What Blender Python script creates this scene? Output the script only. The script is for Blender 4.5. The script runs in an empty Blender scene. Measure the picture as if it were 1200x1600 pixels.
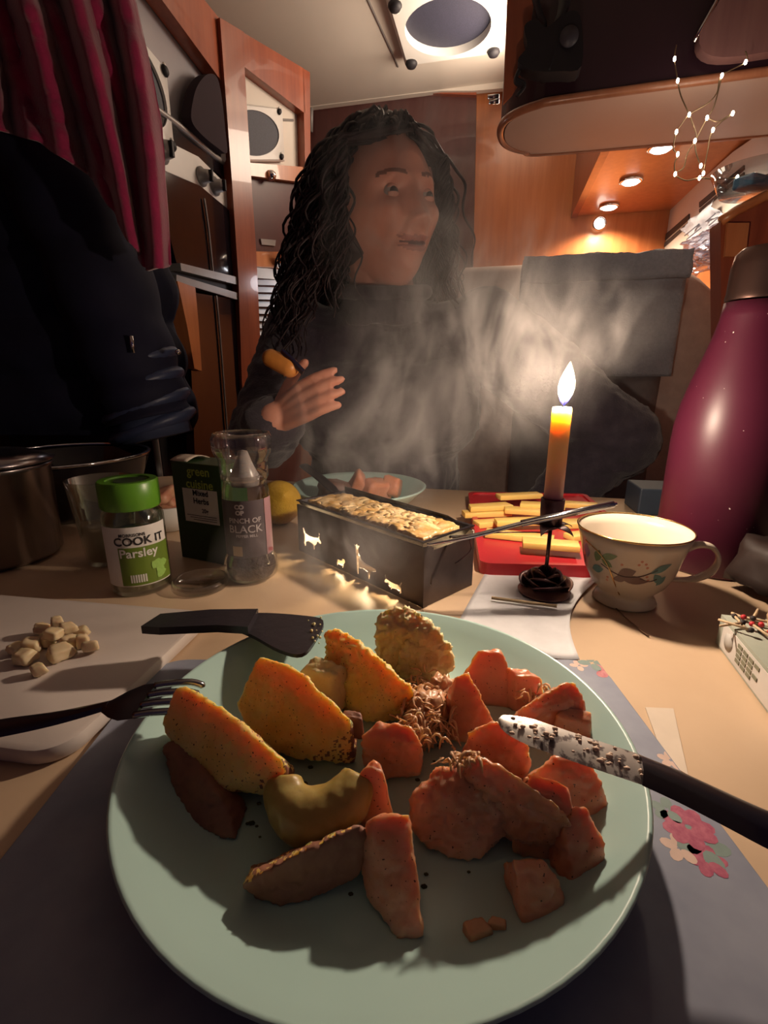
import bpy, bmesh, math, random
import numpy as np
from mathutils import Vector, Matrix, noise as mnoise

scene = bpy.context.scene
COL = scene.collection
R = math.radians

# ------------------------------------------------------------------ camera, world, exposure
F, PITCH, CAMZ = 750.0, R(16.0), 0.182          # focal length in px of the 1200x1600 frame; table top is z = 0
cam_data = bpy.data.cameras.new('camera')
cam_data.sensor_fit = 'VERTICAL'
cam_data.sensor_height = 36.0
cam_data.lens = F / 1600.0 * 36.0
cam_data.clip_start = 0.01
cam = bpy.data.objects.new('camera', cam_data)
COL.objects.link(cam)
cam.location = (0, 0, CAMZ)
cam.rotation_euler = (R(90) - PITCH, 0, 0)
scene.camera = cam

world = bpy.data.worlds.new('world')
scene.world = world
world.use_nodes = True
world.node_tree.nodes['Background'].inputs[0].default_value = (0.44, 0.28, 0.52, 1)
world.node_tree.nodes['Background'].inputs[1].default_value = 0.048

scene.view_settings.view_transform = 'Standard'
scene.view_settings.look = 'None'
scene.view_settings.exposure = 0.0
scene.view_settings.gamma = 1.0
scene.view_settings.use_curve_mapping = False
scene.cycles.max_bounces = 8
scene.cycles.transparent_max_bounces = 16
scene.cycles.volume_step_rate = 1.0
scene.cycles.volume_max_steps = 128
scene.cycles.sample_clamp_indirect = 2.0

CANDLE_W, TEA_W, SPOT_W, WASH_W = 3.4, 0.40, 10.0, 5.5

# the van's own axes: it is turned 13 degrees against the camera
YAW = R(13.0)
SY, CY = math.sin(YAW), math.cos(YAW)


def V(x, y, z=0.0):
    return Vector((x * CY + y * SY, -x * SY + y * CY, z))


def unV(p):
    return (p[0] * CY - p[1] * SY, p[0] * SY + p[1] * CY, p[2])


def area_light(name, loc, target, size, size_y, power, color):
    l = bpy.data.lights.new(name, 'AREA')
    l.shape = 'RECTANGLE'
    l.size, l.size_y = size, size_y
    l.energy = power
    l.color = color
    o = bpy.data.objects.new(name, l)
    COL.objects.link(o)
    o.location = loc
    d = Vector(target) - Vector(loc)
    o.rotation_euler = d.to_track_quat('-Z', 'Y').to_euler()
    return o


# added warm area light with no lamp body, washing the ceiling behind the locker
area_light('ceiling_wash_light', V(0.02, 1.55, 0.93), V(-0.28, 1.42, 1.15), 0.3, 0.25, WASH_W, (1.0, 0.80, 0.62))


# ------------------------------------------------------------------ measuring helpers
def ray(px, py):
    u, v = (px - 600.0) / F, (800.0 - py) / F
    return Vector((u, math.cos(PITCH) + v * math.sin(PITCH), -math.sin(PITCH) + v * math.cos(PITCH)))


CAMP = Vector((0, 0, CAMZ))


def GZ(px, py, z):
    d = ray(px, py)
    return CAMP + d * ((z - CAMZ) / d.z)


def GY(px, py, y):
    d = ray(px, py)
    return CAMP + d * (y / d.y)


def GVY(px, py, vy):
    d = ray(px, py)
    return CAMP + d * (vy / (d.x * SY + d.y * CY))


def GVX(px, py, vx):
    d = ray(px, py)
    return CAMP + d * (vx / (d.x * CY - d.y * SY))


def GP(px, py, p0, n):
    d = ray(px, py)
    return CAMP + d * ((Vector(p0) - CAMP).dot(n) / d.dot(n))


def depth_of(p):
    return p[1] * math.cos(PITCH) - (p[2] - CAMZ) * math.sin(PITCH)


# ------------------------------------------------------------------ materials
MATS = {}


def nd(nt, typ, **kw):
    n = nt.nodes.new(typ)
    for k, v in kw.items():
        if k in n.inputs:
            n.inputs[k].default_value = v
        else:
            setattr(n, k, v)
    return n


def mat(name, col, rough=0.5, metal=0.0, col2=None, scale=20.0, stretch=(1, 1, 1), detail=4.0, bump=0.0, bscale=None,
        spec=0.5, trans=0.0, sss=0.0, emit=None, estr=0.0, coat=0.0, specks=None, lo=0.35, hi=0.65, ior=1.45, sheen=0.0):
    if name in MATS:
        return MATS[name]
    m = bpy.data.materials.new(name)
    m.use_nodes = True
    nt = m.node_tree
    b = nt.nodes['Principled BSDF']
    b.inputs['Roughness'].default_value = rough
    b.inputs['Metallic'].default_value = metal
    b.inputs['Specular IOR Level'].default_value = spec
    b.inputs['Transmission Weight'].default_value = trans
    b.inputs['Coat Weight'].default_value = coat
    b.inputs['IOR'].default_value = ior
    b.inputs['Sheen Weight'].default_value = sheen
    if sss:
        b.inputs['Subsurface Weight'].default_value = sss
        b.inputs['Subsurface Radius'].default_value = (0.010, 0.005, 0.002)
        b.inputs['Subsurface Scale'].default_value = 1.0
    if emit:
        b.inputs['Emission Color'].default_value = (*emit, 1)
        b.inputs['Emission Strength'].default_value = estr
    tc = nt.nodes.new('ShaderNodeTexCoord')
    mp = nt.nodes.new('ShaderNodeMapping')
    mp.inputs['Scale'].default_value = stretch
    nt.links.new(tc.outputs['Object'], mp.inputs['Vector'])
    nz = nd(nt, 'ShaderNodeTexNoise', Scale=scale, Detail=detail, Roughness=0.6)
    nt.links.new(mp.outputs['Vector'], nz.inputs['Vector'])
    c2 = col2 if col2 else tuple(c * 0.86 for c in col)
    cr = nt.nodes.new('ShaderNodeValToRGB')
    cr.color_ramp.elements[0].position = lo
    cr.color_ramp.elements[1].position = hi
    cr.color_ramp.elements[0].color = (*c2, 1)
    cr.color_ramp.elements[1].color = (*col, 1)
    nt.links.new(nz.outputs['Fac'], cr.inputs['Fac'])
    out = cr.outputs['Color']
    if specks:
        sc, thr, scol = specks
        vz = nd(nt, 'ShaderNodeTexNoise', Scale=sc, Detail=1.0)
        nt.links.new(tc.outputs['Object'], vz.inputs['Vector'])
        mt = nd(nt, 'ShaderNodeMapRange')
        mt.inputs['From Min'].default_value = thr
        mt.inputs['From Max'].default_value = thr + 0.03
        nt.links.new(vz.outputs['Fac'], mt.inputs['Value'])
        mx = nd(nt, 'ShaderNodeMix', data_type='RGBA')
        mx.inputs[7].default_value = (*scol, 1)
        nt.links.new(mt.outputs['Result'], mx.inputs[0])
        nt.links.new(out, mx.inputs[6])
        out = mx.outputs[2]
    nt.links.new(out, b.inputs['Base Color'])
    if bump:
        bn = nd(nt, 'ShaderNodeBump', Strength=bump, Distance=0.002)
        n2 = nd(nt, 'ShaderNodeTexNoise', Scale=bscale or scale * 3, Detail=3.0)
        nt.links.new(mp.outputs['Vector'], n2.inputs['Vector'])
        nt.links.new(n2.outputs['Fac'], bn.inputs['Height'])
        nt.links.new(bn.outputs['Normal'], b.inputs['Normal'])
    MATS[name] = m
    return m


def wood(name, c1, c2, rough=0.3, coat=0.3):
    if name in MATS:
        return MATS[name]
    m = mat(name, c1, rough, col2=c2, scale=6.0, stretch=(9, 9, 0.7), detail=6, coat=coat, lo=0.3, hi=0.7)
    return m


def emis(name, col, s):
    m = bpy.data.materials.new(name)
    m.use_nodes = True
    nt = m.node_tree
    nt.nodes.clear()
    o = nt.nodes.new('ShaderNodeOutputMaterial')
    e = nd(nt, 'ShaderNodeEmission', Strength=s)
    e.inputs['Color'].default_value = (*col, 1)
    nt.links.new(e.outputs[0], o.inputs[0])
    return m


def clear_glass(name, tint=(0.97, 0.98, 0.97), rough=0.02, trans=0.82):
    """thin clear plastic or glass: mostly see-through with a glossy skin"""
    m = bpy.data.materials.new(name)
    m.use_nodes = True
    nt = m.node_tree
    nt.nodes.clear()
    o = nt.nodes.new('ShaderNodeOutputMaterial')
    t = nt.nodes.new('ShaderNodeBsdfTransparent')
    t.inputs[0].default_value = (*tint, 1)
    g = nd(nt, 'ShaderNodeBsdfGlossy', Roughness=rough)
    g.inputs['Color'].default_value = (1, 1, 1, 1)
    lw = nd(nt, 'ShaderNodeLayerWeight', Blend=1 - trans)
    tc = nt.nodes.new('ShaderNodeTexCoord')
    nz = nd(nt, 'ShaderNodeTexNoise', Scale=60.0)
    nt.links.new(tc.outputs['Object'], nz.inputs['Vector'])
    bp = nd(nt, 'ShaderNodeBump', Strength=0.15, Distance=0.001)
    nt.links.new(nz.outputs['Fac'], bp.inputs['Height'])
    nt.links.new(bp.outputs['Normal'], g.inputs['Normal'])
    mx = nt.nodes.new('ShaderNodeMixShader')
    mr = nd(nt, 'ShaderNodeMapRange')
    mr.inputs['To Min'].default_value = 0.05
    mr.inputs['To Max'].default_value = 0.75
    nt.links.new(lw.outputs['Facing'], mr.inputs['Value'])
    nt.links.new(mr.outputs[0], mx.inputs[0])
    nt.links.new(t.outputs[0], mx.inputs[1])
    nt.links.new(g.outputs[0], mx.inputs[2])
    nt.links.new(mx.outputs[0], o.inputs[0])
    return m


# ------------------------------------------------------------------ objects
def tag(o, label=None, cat=None, group=None, kind=None):
    if label: o['label'] = label
    if cat: o['category'] = cat
    if group: o['group'] = group
    if kind: o['kind'] = kind
    return o


def thing(name, label, cat, loc, group=None, kind=None):
    o = bpy.data.objects.new(name, None)
    o.empty_display_size = 0.02
    COL.objects.link(o)
    o.location = loc
    return tag(o, label, cat, group, kind)


def origin_of(o):
    p = Vector((0, 0, 0))
    while o is not None:
        p += o.location
        o = o.parent
    return p


def obj(name, data, m, parent=None, smooth=True, label=None, cat=None, group=None, kind=None, base=True):
    """data = (verts, faces) in world space; linked as ONE mesh object"""
    vs, fs = data[0], data[1]
    vs = np.array([tuple(v) for v in vs], dtype=float).reshape(-1, 3)
    if parent is not None:
        off = origin_of(parent)
        loc = Vector((0, 0, 0))
        if base and len(vs):
            c = vs.mean(axis=0)
            loc = Vector(c) - off
            off = Vector(c)
    else:
        lo, hi = vs.min(axis=0), vs.max(axis=0)
        off = Vector(((lo[0] + hi[0]) / 2, (lo[1] + hi[1]) / 2, lo[2])) if base else Vector((0, 0, 0))
        loc = off
    me = bpy.data.meshes.new(name)
    me.from_pydata([tuple(v) for v in (vs - np.array(off))], [], [tuple(f) for f in fs])
    me.validate()
    bm = bmesh.new()
    bm.from_mesh(me)
    bmesh.ops.recalc_face_normals(bm, faces=bm.faces)
    bm.to_mesh(me)
    bm.free()
    ms = m if isinstance(m, (list, tuple)) else [m]
    for k in ms:
        me.materials.append(k)
    if len(data) > 2 and data[2] is not None and len(data[2]) == len(me.polygons):
        me.polygons.foreach_set('material_index', list(data[2]))
    if smooth:
        me.polygons.foreach_set('use_smooth', [True] * len(me.polygons))
        if smooth == 'auto':
            try:
                me.set_sharp_from_angle(angle=R(38))
            except Exception:
                pass
    o = bpy.data.objects.new(name, me)
    COL.objects.link(o)
    o.parent = parent
    o.location = loc
    return tag(o, label, cat, group, kind)


def join(*ds):
    vs, fs, mi = [], [], []
    for d in ds:
        n = len(vs)
        vs += [tuple(v) for v in d[0]]
        fs += [tuple(i + n for i in f) for f in d[1]]
        mi += list(d[2]) if len(d) > 2 and d[2] is not None else [0] * len(d[1])
    return vs, fs, mi


def xf(d, M):
    return [tuple(M @ Vector(v)) for v in d[0]], d[1], (d[2] if len(d) > 2 else None)


def TR(loc, rz=0, rx=0, ry=0, s=(1, 1, 1)):
    return (Matrix.Translation(Vector(loc)) @ Matrix.Rotation(rz, 4, 'Z') @ Matrix.Rotation(ry, 4, 'Y') @
            Matrix.Rotation(rx, 4, 'X') @ Matrix.Diagonal((s[0], s[1], s[2], 1)))


def from_bm(bm):
    bm.verts.ensure_lookup_table()
    vs = [tuple(v.co) for v in bm.verts]
    bm.verts.index_update()
    fs = [[v.index for v in f.verts] for f in bm.faces]
    bm.free()
    return vs, fs


def box(sx, sy, sz, bev=0.0, seg=2, base=True):
    bm = bmesh.new()
    bmesh.ops.create_cube(bm, size=1.0)
    for v in bm.verts:
        v.co = Vector((v.co.x * sx, v.co.y * sy, (v.co.z + (0.5 if base else 0)) * sz))
    if bev > 0:
        bmesh.ops.bevel(bm, geom=list(bm.edges), offset=bev, segments=seg, profile=0.5, affect='EDGES')
    return from_bm(bm)


def lathe(prof, n=48, a0=0.0, a1=2 * math.pi):
    full = abs(a1 - a0 - 2 * math.pi) < 1e-6
    k = n if full else n + 1
    vs, fs = [], []
    for (r, z) in prof:
        for i in range(k):
            a = a0 + (a1 - a0) * i / n
            vs.append((r * math.cos(a), r * math.sin(a), z))
    for j in range(len(prof) - 1):
        for i in range(n):
            i2 = (i + 1) % k
            fs.append((j * k + i, j * k + i2, (j + 1) * k + i2, (j + 1) * k + i))
    if full:
        if prof[0][0] > 1e-6: fs.append(tuple(range(k))[::-1])
        if prof[-1][0] > 1e-6: fs.append(tuple((len(prof) - 1) * k + i for i in range(k)))
    return vs, fs


def shell(prof, n=48):
    """open vessel: closed profile loop (outer up, inner down)"""
    vs, fs = [], []
    for (r, z) in prof:
        for i in range(n):
            a = 2 * math.pi * i / n
            vs.append((max(r, 1e-5) * math.cos(a), max(r, 1e-5) * math.sin(a), z))
    for j in range(len(prof) - 1):
        for i in range(n):
            i2 = (i + 1) % n
            fs.append((j * n + i, j * n + i2, (j + 1) * n + i2, (j + 1) * n + i))
    return vs, fs


def tube(pts, rad, n=8, cap=True, flat=None):
    pts = [Vector(p) for p in pts]
    if not isinstance(rad, (list, tuple)):
        rad = [rad] * len(pts)
    vs, fs = [], []
    up = None
    for i, p in enumerate(pts):
        t = (pts[min(i + 1, len(pts) - 1)] - pts[max(i - 1, 0)])
        if t.length < 1e-9: t = Vector((0, 0, 1))
        t.normalize()
        if up is None:
            up = Vector((0, 0, 1)) if abs(t.z) < 0.9 else Vector((1, 0, 0))
        s = t.cross(up)
        if s.length < 1e-6: s = t.cross(Vector((0, 1, 0)))
        s.normalize()
        up = s.cross(t).normalized()
        for k in range(n):
            a = 2 * math.pi * k / n
            f = flat if flat else 1.0
            vs.append(tuple(p + (s * math.cos(a) + up * math.sin(a) * f) * rad[i]))
    for i in range(len(pts) - 1):
        for k in range(n):
            k2 = (k + 1) % n
            fs.append((i * n + k, i * n + k2, (i + 1) * n + k2, (i + 1) * n + k))
    if cap:
        fs.append(tuple(range(n))[::-1])
        fs.append(tuple((len(pts) - 1) * n + k for k in range(n)))
    return vs, fs


def spline(pts, n=8):
    """Catmull-Rom through pts"""
    P = [Vector(p) for p in pts]
    if len(P) < 3: return P
    out = []
    for i in range(len(P) - 1):
        a, b, c, d = P[max(i - 1, 0)], P[i], P[i + 1], P[min(i + 2, len(P) - 1)]
        for k in range(n):
            t = k / n
            out.append(0.5 * ((2 * b) + (c - a) * t + (2 * a - 5 * b + 4 * c - d) * t * t + (3 * b - a - 3 * c + d) * t ** 3))
    out.append(P[-1])
    return out


def grid(fn, nu, nv, thick=0.0, close_u=False):
    """fn(u, v) -> Vector, u,v in 0..1; with thickness both sides are built"""
    pts = [[Vector(fn(i / nu, j / nv)) for i in range(nu + 1)] for j in range(nv + 1)]
    vs = [tuple(p) for row in pts for p in row]
    w = nu + 1
    fs = [(j * w + i, j * w + i + 1, (j + 1) * w + i + 1, (j + 1) * w + i) for j in range(nv) for i in range(nu)]
    if thick:
        nrm = []
        for j in range(nv + 1):
            for i in range(nu + 1):
                a = pts[j][min(i + 1, nu)] - pts[j][max(i - 1, 0)]
                b = pts[min(j + 1, nv)][i] - pts[max(j - 1, 0)][i]
                c = a.cross(b)
                nrm.append(c.normalized() if c.length > 1e-12 else Vector((0, 0, 1)))
        n0 = len(vs)
        vs += [tuple(Vector(vs[k]) - nrm[k] * thick) for k in range(n0)]
        fs += [tuple(n0 + k for k in f[::-1]) for f in fs]
        for i in range(nu):
            fs.append((i, i + 1, n0 + i + 1, n0 + i))
            b = nv * w
            fs.append((b + i + 1, b + i, n0 + b + i, n0 + b + i + 1))
        for j in range(nv):
            fs.append(((j + 1) * w, j * w, n0 + j * w, n0 + (j + 1) * w))
            fs.append((j * w + nu, (j + 1) * w + nu, n0 + (j + 1) * w + nu, n0 + j * w + nu))
    return vs, fs


def slab(poly, nrm, thick):
    """extrude a planar polygon (list of Vectors) by thick along nrm (towards nrm, poly is the back when thick > 0)"""
    poly = [Vector(p) for p in poly]
    n = len(poly)
    nrm = Vector(nrm).normalized()
    vs = [tuple(p) for p in poly] + [tuple(p + nrm * thick) for p in poly]
    fs = [tuple(range(n)), tuple(range(n, 2 * n))[::-1]]
    fs += [(i, (i + 1) % n, n + (i + 1) % n, n + i) for i in range(n)]
    return vs, fs


def smooth_poly(pts, n=6):
    P = [Vector(p) for p in pts]
    out = []
    m = len(P)
    for i in range(m):
        a, b, c, d = P[(i - 1) % m], P[i], P[(i + 1) % m], P[(i + 2) % m]
        for k in range(n):
            t = k / n
            out.append(0.5 * ((2 * b) + (c - a) * t + (2 * a - 5 * b + 4 * c - d) * t * t + (3 * b - a - 3 * c + d) * t ** 3))
    return out


def ball(c, r, sub=3, s=(1, 1, 1)):
    bm = bmesh.new()
    bmesh.ops.create_icosphere(bm, subdivisions=sub, radius=1.0)
    d = from_bm(bm)
    return [(c[0] + v[0] * r * s[0], c[1] + v[1] * r * s[1], c[2] + v[2] * r * s[2]) for v in d[0]], d[1]


def capsule(p0, r0, p1, r1, n=16, flat=1.0, k=8):
    p0, p1 = Vector(p0), Vector(p1)
    t = (p1 - p0)
    L = t.length
    t.normalize()
    pts, rs = [], []
    for i in range(k + 1):
        a = math.pi / 2 * (1 - i / k)
        pts.append(p0 - t * r0 * math.sin(a)); rs.append(max(r0 * math.cos(a), 1e-4))
    for i in range(k + 1):
        a = math.pi / 2 * i / k
        pts.append(p1 + t * r1 * math.sin(a)); rs.append(max(r1 * math.cos(a), 1e-4))
    return tube(pts, rs, n, True)


def remesh(d, voxel, smooth_it=4, disp=None):
    """union of overlapping closed pieces as one continuous surface"""
    me = bpy.data.meshes.new('tmp')
    me.from_pydata([tuple(v) for v in d[0]], [], [tuple(f) for f in d[1]])
    bm = bmesh.new(); bm.from_mesh(me)
    bmesh.ops.recalc_face_normals(bm, faces=bm.faces)
    bm.to_mesh(me); bm.free()
    o = bpy.data.objects.new('tmp', me)
    COL.objects.link(o)
    rm = o.modifiers.new('r', 'REMESH'); rm.mode = 'VOXEL'; rm.voxel_size = voxel
    if smooth_it:
        sm = o.modifiers.new('s', 'SMOOTH'); sm.iterations = smooth_it; sm.factor = 0.5
    dg = bpy.context.evaluated_depsgraph_get()
    ev = o.evaluated_get(dg)
    m2 = ev.to_mesh()
    vs = np.empty(len(m2.vertices) * 3); m2.vertices.foreach_get('co', vs)
    vs = vs.reshape(-1, 3)
    nr = np.empty(len(m2.vertices) * 3); m2.vertices.foreach_get('normal', nr)
    nr = nr.reshape(-1, 3)
    fs = [tuple(p.vertices) for p in m2.polygons]
    ev.to_mesh_clear()
    bpy.data.objects.remove(o)
    if disp:
        vs = vs + nr * np.array([disp(Vector(v)) for v in vs])[:, None]
    return [tuple(v) for v in vs], fs


def text_data(body, size, bold=0.0, align='CENTER', ext=0.0):
    cu = bpy.data.curves.new('t', 'FONT')
    cu.body = body; cu.size = size; cu.align_x = align; cu.align_y = 'CENTER'
    cu.offset = bold; cu.resolution_u = 3; cu.extrude = ext
    o = bpy.data.objects.new('t', cu)
    COL.objects.link(o)
    dg = bpy.context.evaluated_depsgraph_get()
    ev = o.evaluated_get(dg)
    me = ev.to_mesh()
    vs = [tuple(v.co) for v in me.vertices]
    fs = [tuple(p.vertices) for p in me.polygons]
    ev.to_mesh_clear()
    bpy.data.objects.remove(o)
    return vs, fs


def on_cyl(d, c, r, a0, z, lift=0.0004):
    """wrap a flat (x, y) drawing onto a vertical cylinder: x runs along the arc, centred on angle a0 (0 = facing -Y)"""
    vs = []
    for v in d[0]:
        a = a0 + v[0] / r
        rr = r + lift + v[2]
        vs.append((c[0] + rr * math.sin(a), c[1] - rr * math.cos(a), z + v[1]))
    return vs, d[1]


def cyl_patch(c, r, a0, a1, z0, z1, n=16, lift=0.0002, thick=0.0):
    return grid(lambda u, v: (c[0] + (r + lift) * math.sin(a0 + (a1 - a0) * u), c[1] - (r + lift) * math.cos(a0 + (a1 - a0) * u),
                              z0 + (z1 - z0) * v), n, 6)


def poly2d(pts, sub=1):
    """triangle fan of a 2D outline, subdivided so that it can be wrapped"""
    bm = bmesh.new()
    vs = [bm.verts.new((p[0], p[1], 0)) for p in pts]
    bm.faces.new(vs)
    bmesh.ops.triangulate(bm, faces=bm.faces)
    if sub:
        bmesh.ops.subdivide_edges(bm, edges=bm.edges, cuts=sub, use_grid_fill=True)
    return from_bm(bm)


def fbm(p, s, seed=0.0):
    return mnoise.fractal(Vector(p) * s + Vector((seed * 3.7, seed * 1.3, seed * 7.1)), 0.9, 2.1, 3)


ICO = {}


def ico(sub):
    if sub not in ICO:
        bm = bmesh.new()
        bmesh.ops.create_icosphere(bm, subdivisions=sub, radius=1.0)
        ICO[sub] = from_bm(bm)
    return ICO[sub]


def chunk(planes, ell=None, p=14, sub=4, amp=0.06, nscale=2.2, seed=0, fine=0.02):
    """rounded cut piece: planes = [(normal, distance)], ell = ellipsoid half axes (the skin). unit scale.
    third return value marks faces that belong to the skin (1)"""
    d = ico(sub)
    D = np.array(d[0])
    acc = np.zeros(len(D))
    best = np.zeros(len(D)); who = np.zeros(len(D), int)
    for n, c in planes:
        n = np.array(n, float); n /= np.linalg.norm(n)
        t = np.maximum(0, D @ n) / c
        acc += t ** p
        who = np.where(t > best, 0, who); best = np.maximum(best, t)
    if ell is not None:
        t = np.sqrt(((D / np.array(ell)) ** 2).sum(axis=1))
        acc += t ** p
        who = np.where(t > best, 1, who); best = np.maximum(best, t)
    r = acc ** (-1.0 / p)
    P = D * r[:, None]
    dz = np.array([fbm(v, nscale, seed) for v in P]) * amp + np.array([fbm(v, nscale * 5, seed + 9) for v in P]) * fine
    P = P * (1 + dz)[:, None]
    mi = [1 if sum(who[i] for i in f) >= 2 else 0 for f in d[1]]
    return [tuple(v) for v in P], d[1], mi

# ================================================================== THE VAN: structure
M_cream = mat('ceiling_cream', (0.72, 0.66, 0.58), 0.6, col2=(0.68, 0.62, 0.54), scale=3)
M_wood = wood('cherry_wood', (0.34, 0.085, 0.035), (0.22, 0.05, 0.022))
M_wood_l = wood('cherry_wood_light', (0.56, 0.205, 0.075), (0.45, 0.145, 0.05))
M_dkwood = wood('dark_door_wood', (0.10, 0.032, 0.028), (0.07, 0.022, 0.02), rough=0.4)
M_floor = mat('floor_vinyl', (0.12, 0.07, 0.05), 0.5, scale=8)
M_black = mat('black_gloss', (0.006, 0.005, 0.008), 0.12, coat=0.5)
M_blackm = mat('black_matt', (0.012, 0.010, 0.014), 0.6)
M_steel = mat('steel', (0.62, 0.60, 0.58), 0.25, 1.0)
M_chrome = mat('chrome', (0.85, 0.85, 0.85), 0.08, 1.0)
M_silver = mat('silver_trim', (0.30, 0.28, 0.27), 0.45, 0.3)
M_white = mat('white_plastic', (0.74, 0.72, 0.68), 0.35, col2=(0.70, 0.68, 0.64), scale=8)
M_greypanel = mat('grey_panel', (0.34, 0.31, 0.33), 0.35, scale=5)


def vslab(x0, x1, y0, y1, z0, z1, bev=0.0):
    d = box(x1 - x0, y1 - y0, z1 - z0, bev)
    return [tuple(V(v[0] + (x0 + x1) / 2, v[1] + (y0 + y1) / 2, v[2] + z0)) for v in d[0]], d[1]


CEIL = 1.09
obj('floor', vslab(-1.15, 0.70, -0.9, 2.10, -0.76, -0.72), M_floor, smooth=False, kind='structure', label='dark vinyl floor of the camper van')
obj('ceiling', vslab(-1.15, 0.70, -0.9, 2.10, CEIL, CEIL + 0.03), M_cream, smooth=False, kind='structure', label='cream ceiling panel of the camper van')
obj('wall_left', vslab(-1.15, -1.12, -0.9, 2.10, -0.72, CEIL), M_wood, smooth=False, kind='structure', label='cherry wood left side wall')
obj('wall_right', vslab(0.55, 0.59, 0.70, 2.10, -0.72, CEIL), M_wood_l, smooth=False, kind='structure', label='cherry wood right side wall')
wall_back = obj('wall_back', vslab(-1.12, 0.55, 1.96, 2.00, -0.72, CEIL), M_wood_l, smooth=False, kind='structure',
                label='cherry wood wall at the far end of the van')

# cream fascia that swoops down in front of the far wall
N_back = V(0, -1, 0)
fas = [GVY(x, y, 1.93) for x, y in ((430, 102), (475, 111), (520, 113), (560, 118), (600, 128), (640, 140), (690, 147), (740, 147), (800, 142), (880, 136))]
fas = [Vector((p.x, p.y, min(p.z, CEIL - 0.002))) for p in fas]
top = [Vector((p.x, p.y, CEIL)) for p in fas]
obj('trim_1', slab(fas + top[::-1], N_back, 0.02), M_cream, smooth=False, kind='structure', label='cream fascia with a swooping lower edge above the wood wall')
# dark door on the far wall
dpoly = [GVY(x, y, 1.955) for x, y in ((485, 128), (600, 138), (745, 152), (742, 300), (738, 480), (490, 480))]
door = obj('door_1', slab(dpoly, N_back, 0.018), M_dkwood, smooth=False, kind='structure', label='dark wooden door behind the person')
h0, h1 = GVY(487, 148, 1.92), GVY(486, 206, 1.92)
obj('door_handle', tube([h0, h1], 0.007, 10), M_silver, door)
# paler redwood panel above the left part of the door
obj('trim_2', slab([GVY(x, y, 1.95) for x, y in ((455, 105), (486, 112), (486, 480), (455, 480))], N_back, 0.03), M_wood, smooth=False,
    kind='structure', label='narrow red wood post left of the dark door')
obj('trim_3', slab([GVY(x, y, 1.95) for x, y in ((486, 112), (560, 118), (640, 138), (745, 146), (745, 156), (640, 152), (560, 138), (486, 130))], N_back, 0.03),
    M_wood, smooth=False, kind='structure', label='red wood head board above the dark door')

# ------------------------------------------------------------------ roof vents
M_mesh = mat('vent_mesh', (0.035, 0.035, 0.06), 0.6, scale=400, col2=(0.02, 0.02, 0.035))


def roof_vent(name, label, c, ax, ay, az, w, h, group=None):
    """cream frame with an oval insect screen and four catches; ax, ay in the plane, az out of it (towards the room)"""
    c, ax, ay, az = Vector(c), Vector(ax).normalized(), Vector(ay).normalized(), Vector(az).normalized()
    Mx = Matrix(((ax.x, ay.x, az.x, c.x), (ax.y, ay.y, az.y, c.y), (ax.z, ay.z, az.z, c.z), (0, 0, 0, 1)))
    t = thing(name, label, 'roof vent', c)
    k0 = min(1.0, min(w, h) / 0.28)
    n = 40
    vs, fs = [], []
    for k in range(n):
        a = 2 * math.pi * k / n
        ca, sa = math.cos(a), math.sin(a)
        q = max(abs(ca), abs(sa))
        e = 0.93
        ov = (ca * w * 0.40, sa * h * 0.40)
        sq = (max(-1, min(1, ca / q)) * w * 0.5, max(-1, min(1, sa / q)) * h * 0.5)
        vs += [(ov[0], ov[1], 0.0), (ov[0] * 1.01, ov[1] * 1.01, 0.03 * k0), (sq[0] * e, sq[1] * e, 0.03 * k0), (sq[0], sq[1], 0.022 * k0), (sq[0], sq[1], 0.0)]
    for k in range(n):
        k2 = (k + 1) % n
        for j in range(4):
            fs.append((k * 5 + j, k2 * 5 + j, k2 * 5 + j + 1, k * 5 + j + 1))
    obj('vent_frame', xf((vs, fs), Mx), M_white, t, smooth='auto')
    ell = [(math.cos(2 * math.pi * k / n) * w * 0.405, math.sin(2 * math.pi * k / n) * h * 0.405) for k in range(n)]
    sc = [(x, y, 0.004) for x, y in ell] + [(x, y, 0.010) for x, y in ell]
    sf = [tuple(range(n)), tuple(range(n, 2 * n))] + [(k, (k + 1) % n, n + (k + 1) % n, n + k) for k in range(n)]
    obj('insect_screen', xf((sc, sf), Mx), M_mesh, t, smooth=False)
    for sx in (-1, 1):
        for sy in (-1, 1):
            kn = lathe([(r_ * k0, z_ * k0) for r_, z_ in ((0, 0), (0.016, 0), (0.018, 0.006), (0.013, 0.014), (0, 0.016))], 16)
            kb = obj('catch', xf(kn, Mx @ Matrix.Translation((sx * w * 0.42, sy * h * 0.42, 0.028 * k0))), M_blackm, t)
            obj('catch_cap', xf(lathe([(0, 0), (0.008 * k0, 0), (0.007 * k0, 0.006 * k0), (0, 0.007 * k0)], 12), Mx @ Matrix.Translation((sx * w * 0.42, sy * h * 0.42 + 0.018 * k0, 0.03 * k0))),
                M_white, kb)
    return t


far_mid = GZ(707, 96, CEIL - 0.03)
vw = (GZ(783, 89, CEIL - 0.03) - GZ(631, 101, CEIL - 0.03)).length
roof_vent('roof_vent', 'square cream roof vent with dark oval screen in the ceiling above the person', Vector((far_mid.x, far_mid.y, CEIL)) - V(0, 1, 0) * (vw * 0.5) + Vector((0, 0, 0.0)),
          V(1, 0), V(0, 1), (0, 0, -1), vw, vw)
# ceiling seam strip beside the vent
s0, s1 = GZ(575, 0, CEIL), GZ(622, 104, CEIL)
sd = (s1 - s0)
obj('trim_4', tube([s0 - sd * 1.5, s1], 0.003, 6), M_silver, kind='structure', label='thin seam strip along the cream ceiling')

# ------------------------------------------------------------------ left: bowed cooker tower (plane vx = -0.65), facing into the van
VXL = -0.65
N_left = V(1, 0, 0)


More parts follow.
